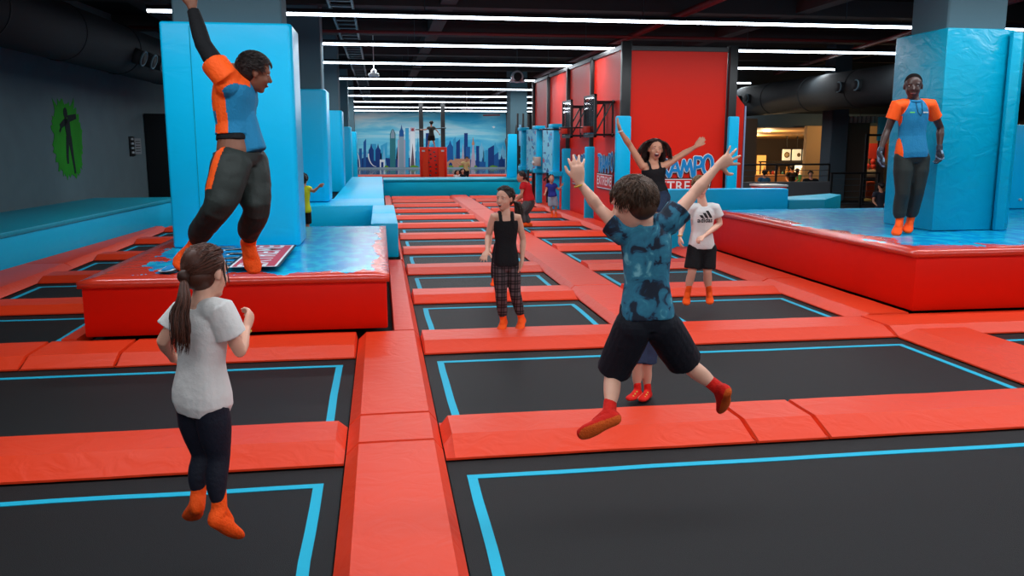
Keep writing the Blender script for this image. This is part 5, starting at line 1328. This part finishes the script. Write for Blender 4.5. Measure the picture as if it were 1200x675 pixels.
# girl in black tank top and plaid trousers
PL = bpy.data.materials.new('plaid_cloth'); PL.use_nodes = True; nt = PL.node_tree; b_ = nt.nodes['Principled BSDF']; g_ = nt.nodes.new('ShaderNodeNewGeometry')
sx = nt.nodes.new('ShaderNodeSeparateXYZ'); nt.links.new(g_.outputs['Position'], sx.inputs[0])
def band(out, freq, width, ph=0.0):
    a = nt.nodes.new('ShaderNodeMath'); a.operation = 'MULTIPLY_ADD'; a.inputs[1].default_value = freq; a.inputs[2].default_value = ph; nt.links.new(out, a.inputs[0])
    f = nt.nodes.new('ShaderNodeMath'); f.operation = 'FRACT'; nt.links.new(a.outputs[0], f.inputs[0])
    l = nt.nodes.new('ShaderNodeMath'); l.operation = 'LESS_THAN'; l.inputs[1].default_value = width; nt.links.new(f.outputs[0], l.inputs[0]); return l.outputs[0]
def addn(a, b, k=1.0):
    n = nt.nodes.new('ShaderNodeMath'); n.operation = 'MULTIPLY_ADD'; n.inputs[1].default_value = k; nt.links.new(a, n.inputs[0]); nt.links.new(b, n.inputs[2]); return n.outputs[0]
s1 = addn(band(sx.outputs[2], 14, .45), band(sx.outputs[0], 17, .4), 1.0); s2 = addn(band(sx.outputs[2], 14, .07, .3), s1, 1.2); s3 = addn(band(sx.outputs[0], 17, .08, .3), s2, 1.2)
mr = nt.nodes.new('ShaderNodeMath'); mr.operation = 'DIVIDE'; mr.inputs[1].default_value = 3.6; nt.links.new(s3, mr.inputs[0])
r1 = nt.nodes.new('ShaderNodeValToRGB'); e = r1.color_ramp.elements; e[0].color = (*lin((16, 15, 18)), 1); e[1].color = (*lin((190, 170, 170)), 1); q_ = e.new(.3); q_.color = (*lin((48, 38, 42)), 1); q_ = e.new(.6); q_.color = (*lin((98, 84, 88)), 1)
nt.links.new(mr.outputs[0], r1.inputs[0]); nt.links.new(r1.outputs[0], b_.inputs['Base Color']); b_.inputs['Roughness'].default_value = .85
P = Person('person', 'girl in black tank top and plaid trousers standing on the red pad, looking left', 1.27, 7.4,
    dict(sl=(578, 254, 0), sr=(607, 255, 0), el=(572, 277, .03), wl=(571, 294, -.14), er=(613, 281, .03), wr=(612, 304, -.03), hl=(586, 311), hr=(600, 311), kl=(587, 345, -.02), kr=(604, 344, .0), al=(590, 375, .03), ar=(611, 373, .05), tl=(587, 386.3, -.08), tr=(608, 386.3, -.08), head=(591, 233), pel=(593, 309)),
    (-.1, -1, 0), .205, mat('skin_light_tan', (216, 162, 138), .5, .4), voxel=.007, build=.93)
P.head_axes((-.62, -.78, .02)); P.body(hands=[('l', (-.35, -.5, -.4), (0, 0, -1), .35, .25, .8), ('r', (-.25, -.1, -1), (-1, -.2, 0), .15, .2, .6)]); P.face('open', .62)
P.shirt(BLKC, f0=-.05, sleeve=0, name='tank_top', top=.93, flare=1.05, infl=.007, wr=(.003, 9, (1, 1, .5)), extra=lambda mb: straps(P, mb))
P.pants(PL, .93, [(0, .056), (.2, .058), (.45, .045), (.6, .043), (.8, .040), (.9, .036), (.93, .030), (1, .03)], wr=(.004, 9, (1, 1, .5)), waist=.14)
P.socks(ORANGE)
long_hair(P, (48, 32, 26), gather=(0, -.5, -.05), tail=[P.hp(-.02, -.5, -.08), at(606, 238, 7.52), at(609, 249, 7.5), at(609.5, 262, 7.47)], n=500, tail_n=90, tail_w=.15, wave=.06, seed=8, wisps=0, w=.016)

# child behind her, nearly hidden
P = Person('person', 'child in dark trousers nearly hidden behind the girl in plaid', 1.0, 9.45,
    dict(sl=(581, 252), sr=(601, 252), el=(575, 272), wl=(574, 290, -.02), er=(604, 272), wr=(602, 290), hl=(585, 288), hr=(597, 288), kl=(580, 309), kr=(597, 310), al=(579, 328), ar=(597, 328), tl=(577, 334, -.05), tr=(595, 334, -.05), head=(592, 236), pel=(591, 286)),
    (0, -1, 0), .185, SK_FAIR, voxel=.010)
P.head_axes((0, -1, 0)); P.body(hands=[('l', (0, -.2, -1), (1, 0, 0), .1, .3, .5), ('r', (0, -.2, -1), (-1, 0, 0), .1, .3, -.5)]); P.face()
P.shirt(mat('pink_top', (206, 120, 124), .8), sleeve=.6); P.pants(BLKC, .95); P.socks(ORANGE); short_hair(P, (50, 36, 30), seed=5, n=80, w=.04)

# boy in white tee with sport logo
P = Person('person', 'boy in white t-shirt with black logo, black shorts and orange socks bouncing on the trampoline', 1.30, 8.35,
    dict(sl=(809, 244, 0), sr=(838, 244, 0), el=(800, 262, .05), wl=(797, 277, -.05), er=(844, 262, .0), wr=(825, 277, -.18), hl=(815, 292), hr=(830, 292), kl=(811, 318, -.03), kr=(829, 318, -.03), al=(806, 343, .03), ar=(831, 343, .03), tl=(804, 356, -.06), tr=(832, 355, -.08), head=(821, 219), pel=(822, 290)),
    (-.15, -1, 0), .21, SK_FAIR, voxel=.0075)
P.head_axes((-.2, -1, -.12)); P.body(hands=[('l', (-.1, -.2, -1), (1, 0, 0), .15, .5, .6), ('r', (-.8, -.3, -.2), (0, 0, -1), .1, .8, .5)]); P.face()
tee = P.shirt(WHT, f0=-.02, sleeve=.55, flare=1.08, sl_r=(.042, .050), wr=(.005, 9, (1, 1, .5)))
LB = mat('logo_black', (18, 18, 20), .6); o0 = P.sec(.74)[0]; ex = P.side if P.side.x > 0 else -P.side
lg = MB()
for k, (hh_, x_) in enumerate(((.030, -.040), (.052, 0.0), (.074, .040))):
    vs = []; nx, ny = 2, 6
    for j in range(ny + 1):
        f = j / ny
        for i in range(nx + 1): vs.append((x_ + (.5 - f) * hh_ * .62 + (i / nx - .5) * .031 + .0, f * hh_, 0))
    lg.add(vs, [(j * 3 + i, j * 3 + i + 1, (j + 1) * 3 + i + 1, (j + 1) * 3 + i) for j in range(ny) for i in range(nx)])
decal(P, tee, lg.mesh('m', []), o0 + P.up * .012, ex, P.up, LB, 'chest_logo')
decal(P, tee, text_mesh('adidas', .066, .0016, 0, 0, 1.0, 2), o0 - P.up * .012, ex, P.up, LB, 'chest_text')
P.pants(BLKC, .44, [(-.03, .066), (.2, .066), (.44, .066), (1, .06)], name='shorts', wr=(.005, 9, (1, 1, .4)), waist=.14)
P.socks(ORANGE)
short_hair(P, (120, 88, 60), seed=6, n=220, w=.028, length=.22)
MB().tube([P.J['wl'] + V((.021 * math.cos(a), .021 * math.sin(a), .01)) for a in [2 * PI * k / 16 for k in range(17)]], .006, n=6, round_caps=False).build('wrist_band', mat('yellow_band', (190, 150, 40), .5), P.t, smooth=True)

# woman in black tank top, arms wide, knees bent in the air
P = Person('person', 'woman in black tank top and jeans leaping and shouting with arms spread wide', 1.62, 10.0,
    dict(sl=(753, 195, 0), sr=(778, 195, 0), el=(738, 170, .02), wl=(727, 154, -.05), er=(798, 182, .08), wr=(815, 172, .20), hl=(763, 232), hr=(776, 232), kl=(762, 262, -.22), kr=(768, 252, -.28), al=(757, 268, .10), ar=(779, 246, .12), tl=(750, 274, .2), tr=(789, 239, .16), head=(768, 175), pel=(769, 228)),
    (-.05, -1, 0), .255, SK_TAN, voxel=.009)
P.head_axes((-.08, -1, .05), (.08, 0, 1)); P.body(hands=[('l', (-.35, -.05, 1), (.8, -.5, .2), .15, .15, -.6), ('r', (.6, .2, .6), (-.3, -1, .2), .15, .15, .5)]); P.face('open')
P.shirt(BLKC, f0=0.0, sleeve=0, name='tank_top', top=.92, flare=1.03, infl=.008, wr=(.003, 8, (1, 1, .5)), extra=lambda mb: straps(P, mb))
P.pants(mat('dark_jeans', (38, 50, 72), .8, .2, bump=(40, .2, '')), .92, name='jeans', waist=.14)
P.socks(ORANGE)
long_hair(P, (44, 26, 22), loose=.28, n=1000, seed=12, wisps=4, w=.013, wave=.045)
MB().tube([P.J['wl'] + V((.026 * math.cos(a), .026 * math.sin(a), .008 * math.cos(a))) for a in [2 * PI * k / 16 for k in range(17)]], .009, n=6, round_caps=False).build('wrist_band', WHITE, P.t, smooth=True)

# staff man on the right platform
P = Person('person', 'staff man in blue and orange polo shirt with gloves standing on the right platform', 1.72, 8.85,
    dict(sl=(1051, 124, 0), sr=(1090, 123, 0), el=(1040, 153, .04), wl=(1031, 178, -.03), er=(1102, 150, .05), wr=(1101, 175, -.02), hl=(1059, 186), hr=(1078, 186), kl=(1058, 224, -.04), kr=(1075, 224, -.02), al=(1054, 259, .0), ar=(1067, 257, .10), tl=(1050, 274.5, -.16), tr=(1063, 271, -.06), head=(1070, 101), pel=(1068, 182)),
    (-.1, -1, 0), .275, SK_DARK, voxel=.009, build=1.0)
P.head_axes((-.5, -.85, -.08)); P.body(); P.face(brow=(20, 14, 12), lip=(120, 48, 46), eye=(30, 20, 16))
fr_, sd_, ce_, he_ = P.f.copy(), P.side.copy(), P.che.copy(), P.pel.copy(); off_ = P.t.location.copy()
def polo_zone(c, n):
    q = c; ax = (q - ce_).dot(sd_); f = (q - he_).dot(P.up) / (ce_ - he_).length
    if abs(ax) > .115 + (.97 - f) * .30 and f > .72: return 1
    if abs(ax) > .152 and f <= .80: return 1
    return 0
polo = P.shirt([POLO, ORNG], f0=-.04, sleeve=.55, flare=1.10, zones=polo_zone, sl_r=(.037, .043), name='polo_shirt', vox=.006)
MB().tube([P.che + P.up * .055 + fr_ * (.07 * math.sin(a)) + sd_ * (.078 * math.cos(a)) - P.up * (.018 * math.sin(a)) for a in [2 * PI * k / 24 for k in range(25)]], [.016] * 25, n=8, round_caps=False).build('collar', POLO, polo, smooth=True)
decal(P, polo, grid_mesh(.05, .012), P.sec(.86)[0] - P.side * .075 * (1 if P.side.x > 0 else -1), (1, 0, 0), P.up, mat('badge_green', (90, 200, 90), .6), 'chest_badge')
decal(P, polo, grid_mesh(.075, .013), P.sec(.85)[0] + P.side * .085 * (1 if P.side.x > 0 else -1), (1, 0, 0), P.up, WHITE, 'chest_text')
cord = [P.che + fr_ * .085 + P.up * .03 + V((-.03, 0, 0)), P.sec(.86)[0] + fr_ * .118 + V((-.02, 0, 0)), P.sec(.78)[0] + fr_ * .125 + V((.012, 0, 0)), P.sec(.86)[0] + fr_ * .118 + V((.035, 0, 0)), P.che + fr_ * .085 + P.up * .03 + V((.04, 0, 0))]
MB().tube(cord, .003, n=5).build('whistle_cord', BLKC, P.t, smooth=True)
P.pants(TRK, .95, [(0, .060), (.2, .062), (.5, .046), (.75, .045), (.88, .042), (.95, .030), (1, .03)], wr=(.008, 6, (1, 1, .5)))
for k, d, pl, th in (('l', (-.1, -.2, -1), (1, -.2, 0), .5), ('r', (-.1, -.2, -1), (-1, -.3, 0), -.5)):
    mb = MB(); H0 = P.H; P.H = H0 * 1.08; P.hand(mb, k, d, pl, .15, .45, th); P.H = H0
    E_, W_ = P.J['e' + k], P.J['w' + k]; mb.tube([lerp(E_, W_, .88), W_, W_ + V((0, 0, -.02))], [.034, .032, .032], n=14)
    me = remeshed(mb, .005, 2); me.materials.append(mat('glove_navy', (24, 32, 48), .6, bump=(30, .3, ''))); me.materials.append(mat('glove_pale', (110, 140, 165), .6))
    for p in me.polygons:
        if noise.noise((p.center + off_) * 22) > .28: p.material_index = 1
    link('glove', me, P.t)
P.socks(ORANGE, 0)
cap = MB(); cap.ell(P.hp(0, -.078, .145), .338 * P.hh, .41 * P.hh, .358 * P.hh, (P.hr_, P.look, P.hu), nu=28, nv=18); me = remeshed(cap, .008, 2); me.materials.append(mat('cropped_hair', (20, 16, 16), .9, .1)); link('hair', me, P.t)

# staff man leaping on the left
P = Person('person', 'man in blue and orange polo shirt leaping with one arm stretched to the ceiling', 1.74, 5.4,
    dict(sl=(263, 90, -.10), sr=(286, 98, .22), el=(238, 52, .0), wl=(225, 8, .10), er=(292, 132, .34), wr=(283, 160, .22), hl=(272, 192, -.07), hr=(292, 190, .12), kl=(255, 243, -.20), kr=(301, 246, .0), al=(228, 287, .10), ar=(292, 285, .28), tl=(210, 312, .06), tr=(298, 317, .24), head=(299, 85, .06), pel=(280, 182, .02)),
    (.85, -.1, 0), .228, SK_BROWN, voxel=.007)
P.head_axes((.93, .30, -.24), (.22, .0, 1)); P.body(hands=[('l', (-.1, 0, 1), (.3, -1, 0), .2, .1, -.6), ('r', (-.2, .2, -1), (-1, 0, 0), .1, .3, .5)]); P.face(brow=(24, 16, 14), lip=(130, 66, 60))
off2 = P.t.location.copy(); he2, ce2, up2, sd2, f2 = P.pel.copy(), P.che.copy(), P.up.copy(), P.side.copy(), P.f.copy(); S2 = P.J['sl'].copy(); E2 = P.J['el'].copy()
def polo2(c, n):
    q = c; f = (q - he2).dot(up2) / (ce2 - he2).length; x = (q - ce2).dot(sd2); b = (q - (he2 + (ce2 - he2) * f)).dot(f2)
    near = x < -.02
    arm_ = (q - S2).length < .17 and (q - S2).dot((E2 - S2).normalized()) > -.07
    if arm_: return 1
    if near and b < -.005 and b > -.075 and f > .1: return 1
    if near and b <= -.075 and f > .2 and (f * 7 % 2) < .8 and f < .75: return 1
    return 0
def polo_ext(mb):
    mb.tube([lerp(P.pel, P.che, .6) + P.f * .0, lerp(P.pel, P.che, .3) + P.f * .03, lerp(P.pel, P.che, .02) + P.f * .075], [.10, .105, .095], n=20, side=P.side, round_caps=False)
    mb.ell(lerp(P.J['sl'], P.che, .15) - P.up * .04, .075, .075, .09)
polo = P.shirt([POLO, ORNG], f0=.26, sleeve=.42, flare=1.0, zones=polo2, sl_r=(.044, .046), name='polo_shirt', arms='l', extra=polo_ext, wr=(.012, 6, (1, 1, .6)), vox=.006)
mb = MB(); H_ = P.H
mb.tube([lerp(P.J['sr'], P.che, .4), P.J['sr'], lerp(P.J['sr'], P.J['er'], .6)], [.06, .066, .07], n=16); me = remeshed(mb, .008, 2); me.materials.append(POLO); link('far_sleeve', me, P.t)
mb = MB(); P.torso(mb, .19, .36, .008, 4); me = remeshed(mb, .008, 2, disp=(.004, 9, (1, 1, 1))); me.materials.append(BLKC); link('undershirt_hem', me, P.t)
mb = MB(); S_, E_, W_ = P.J['sl'], P.J['el'], P.J['wl']
mb.tube([lerp(S_, E_, .25), lerp(S_, E_, .6), E_, lerp(E_, W_, .4), lerp(E_, W_, .9)], [.060, .054, .0485, .0475, .036], n=18, round_caps=False)
me = remeshed(mb, .007, 2, disp=(.002, 12, (1, 1, 1))); me.materials.append(BLKC); link('arm_sleeve', me, P.t)
S_, E_, W_ = P.J['sr'], P.J['er'], P.J['wr']; mb = MB(); mb.tube([lerp(S_, E_, .4), E_, lerp(E_, W_, .9)], [.055, .046, .034], n=16, round_caps=False); me = remeshed(mb, .008, 2); me.materials.append(BLKC); link('arm_sleeve', me, P.t)
HL2, KL2 = P.J['hl'].copy(), P.J['kl'].copy()
def stripe(c, n):
    q = c
    d = (KL2 - HL2); t_ = (q - HL2).dot(d) / d.length_squared
    if -.35 < t_ < .75:
        rel = q - lerp(HL2, KL2, t_); 
        if n.y < -.35 and -.088 < rel.x < -.042: return 1
    return 0
P.pants([TRK, ORNG], .93, [(-.03, .064), (0, .066), (.2, .066), (.4, .056), (.5, .048), (.65, .044), (.82, .040), (.9, .030), (.93, .026), (1, .026)], wr=(.011, 5.5, (1.2, 1.2, 1.4)), zones=stripe, waist=.03, hip=1.08)
P.socks(ORANGE, 0)
short_hair(P, (34, 26, 24), seed=14, n=1100, length=.16, lift=.03, sweep=(0, .9, .25), w=.010, front=.5, capk=1.02)

def simple_person(label, H, base, J, face, look, skin, hh, top, bottom, hair, vox=.014, group=None, sleeve=.5, shorts=False, socks=ORANGE, tailpts=None, hands=True, pn='trousers', loose=None):
    P = Person('person', label, H, base, J, face, hh, skin, voxel=vox, group=group); P.head_axes(look)
    P.body(hands=[(k, (P.J['w' + k] - P.J['e' + k]).normalized(), P.front, .2, .25, .6 if k == 'l' else -.6) for k in 'lr'] if hands else ())
    P.face()
    P.shirt(top, sleeve=sleeve, f0=-.04); P.pants(bottom, .44 if shorts else .94, [(-.03, .066), (.44, .068), (1, .06)] if shorts else None, name='shorts' if shorts else pn)
    if socks: P.socks(socks)
    if tailpts: long_hair(P, hair, gather=(0, -.48, .0), tail=tailpts, n=110, tail_n=22, seed=3, wisps=0, w=.045)
    elif loose: long_hair(P, hair, loose=loose, n=110, seed=3, wisps=0, w=.05)
    else: short_hair(P, hair, seed=2, n=90, w=.05)
    return P
REDT = mat('red_tee', (196, 28, 36), .8, .2); GREYT = mat('grey_trousers', (84, 84, 84), .8, .2)
P = simple_person('woman in red t-shirt and grey trousers bending forward on the far trampolines', 1.4, 16.9,
    dict(sl=(613, 216, -.05), sr=(619, 216, .12), el=(611, 228, -.1), wl=(604, 233, -.12), er=(614, 229, .1), wr=(606, 234, .1), hl=(618, 238, -.06), hr=(622, 238, .08), kl=(611, 250, -.06), kr=(615, 251, .08), al=(615, 262, -.06), ar=(620, 262, .08), tl=(609, 265, -.08), tr=(616, 265, .05), head=(610.5, 207.5), pel=(620, 235)),
    (-1, -.1, 0), (-1, -.15, -.1), SK_TAN, .21, REDT, GREYT, (40, 28, 26), tailpts=[at(614, 206, 16.9), at(617, 209, 16.95), at(618, 214, 16.95)])
P = simple_person('small child in blue t-shirt and pale shorts by the frame with printed panels, arm raised', .98, 18.8,
    dict(sl=(642, 216.5), sr=(650, 216.5), el=(640.5, 222), wl=(639, 227, -.1), er=(654.5, 222.5), wr=(658, 218), hl=(645, 232), hr=(650, 232), kl=(645.5, 243), kr=(651.5, 243), al=(647, 250), ar=(651.5, 251), tl=(646.5, 254, -.06), tr=(651.5, 255, -.06), head=(646, 209.5), pel=(647.5, 230)),
    (0, -1, 0), (.1, -1, .35), SK_TAN, .19, mat('blue_tee', (30, 44, 140), .8), mat('pale_shorts', (150, 165, 180), .8, bump=(20, .2, '')), (32, 24, 22), shorts=True, tailpts=[at(641, 207.5, 18.8), at(638.5, 209.5, 18.8), at(637.5, 213, 18.8)])
P = simple_person('boy in bright yellow t-shirt partly hidden behind the blue column, elbow raised', 1.12, 14.0,
    dict(sl=(350, 221), sr=(361, 221), el=(348, 231), wl=(348, 240), er=(367.5, 224.5, -.02), wr=(373.5, 219, -.06), hl=(352, 250), hr=(359.5, 250), kl=(352, 264), kr=(360, 264), al=(352, 277), ar=(360, 277), tl=(352, 283, -.05), tr=(361, 283, -.05), head=(355, 211), pel=(356, 248)),
    (.3, 1, 0), (.2, 1, 0), SK_TAN, .2, mat('yellow_tee', (212, 226, 30), .8), BLKC, (24, 20, 20), shorts=True)
P = simple_person('child in dark clothes standing on top of the red climbing block', 1.33, 42.2,
    dict(sl=(502, 149.6), sr=(508.5, 149.6), el=(499, 152), wl=(495, 152), er=(512, 153), wr=(514.5, 156.5), hl=(503.5, 160), hr=(507.5, 160), kl=(502.8, 165.5), kr=(508, 165.5), al=(502, 170.3), ar=(509.3, 170.3), tl=(501.7, 171.9, -.1), tr=(509.8, 171.9, -.1), head=(505.5, 144.3), pel=(505.5, 159)),
    (0, 1, 0), (0, 1, 0), SK_TAN, .22, mat('olive_black_tee', (40, 42, 40), .8), BLKC, (18, 16, 16), shorts=True, socks=None, vox=.02)
P = simple_person('child in sand coloured top standing beyond the teal barrier, before the mural', 1.15, 36.0,
    dict(sl=(542, 190.5), sr=(549, 190.5), el=(539.5, 194), wl=(537, 192), er=(550.5, 195), wr=(550, 199), hl=(544.5, 201), hr=(548, 201), kl=(544, 207), kr=(548, 207), al=(544, 212), ar=(548, 212), tl=(543, 214.5), tr=(548, 214.5), head=(547, 186.5), pel=(546, 200)),
    (0, -1, 0), (0, -1, 0), SK_TAN, .2, mat('sand_top', (206, 176, 120), .8), BLKC, (18, 14, 14), socks=None, vox=.02)
P = simple_person('child in white top sitting low beyond the teal barrier, left one', .8, 34.5,
    dict(sl=(532.5, 205.5), sr=(538, 205.5), el=(531.5, 208), wl=(531, 211), er=(539, 208), wr=(539, 211), hl=(534, 213), hr=(537, 213), kl=(534, 214.5, -.2), kr=(537, 214.5, -.2), al=(534, 216, -.1), ar=(537, 216, -.1), tl=(534, 217, -.2), tr=(537, 217, -.2), head=(536, 202), pel=(535.5, 212.5)),
    (0, -1, 0), (.4, -1, 0), SK_TAN, .2, WHT, BLKC, (18, 14, 14), socks=None, vox=.02, loose=.15)
P = simple_person('child in black and white top sitting low beyond the teal barrier, right one', .8, 34.2,
    dict(sl=(540, 205), sr=(545.5, 205), el=(539, 208), wl=(539, 211), er=(547, 208), wr=(547, 211), hl=(541, 213), hr=(545, 213), kl=(541, 214.5, -.2), kr=(545, 214.5, -.2), al=(541, 216, -.1), ar=(545, 216, -.1), tl=(541, 217, -.2), tr=(545, 217, -.2), head=(542, 200.5), pel=(543, 212.5)),
    (0, -1, 0), (.4, -1, 0), SK_TAN, .2, BLKC, BLKC, (18, 14, 14), socks=None, vox=.02, loose=.15)
# people in the food hall
def diner(label, x, yh, Y, top, hair, s=1.0, face=(0, -1, 0), w=1.0):
    """standing or seated figure whose head is at x, yh in the frame; only head and shoulders show above the half wall"""
    k = 1000.0 / (Y * 1.1) * s; J = {}
    for n, (dx, dy, dz) in dict(head=(0, 0, 0), sl=(-.19 * w, .24, 0), sr=(.19 * w, .24, 0), el=(-.25, .5, 0), er=(.25, .5, 0), wl=(-.12, .66, -.15), wr=(.12, .66, -.15), hl=(-.09, .78, 0), hr=(.09, .78, 0), kl=(-.1, 1.15, -.05), kr=(.1, 1.15, -.05), al=(-.1, 1.5, 0), ar=(.1, 1.5, 0), tl=(-.1, 1.6, -.12), tr=(.1, 1.6, -.12), pel=(0, .76, 0)).items(): J[n] = (x + dx * k, yh + dy * k, dz)
    return simple_person(label, 1.65 * s, Y, J, face, face, SK_TAN, .23 * s, top, BLKC, hair, vox=.024, socks=None, hands=False)
diner('person in blue top seen from behind at the left of the food hall', 895.5, 203, 27.0, mat('food_blue', (30, 90, 130), .8), (30, 24, 22), .8, (0, 1, 0))
diner('person in black top standing at the food counter, in the middle', 928, 197, 31.0, BLKC, (20, 16, 16), .9, (0, 1, 0))
diner('person in green top standing at the food counter beside the one in black', 934, 200.5, 31.5, mat('food_green', (70, 170, 110), .8), (30, 20, 18), .85, (0, 1, 0))
diner('person in black sitting behind the half wall at the right of the food hall', 950, 204, 24.0, BLKC, (18, 14, 14), .8, (-.4, -1, 0), 1.3)
diner('person in dark vest leaning by the second opening behind the staff man', 1032, 218, 20.5, mat('dark_vest', (30, 34, 48), .8), (24, 18, 18), .8, (-.5, 1, 0))
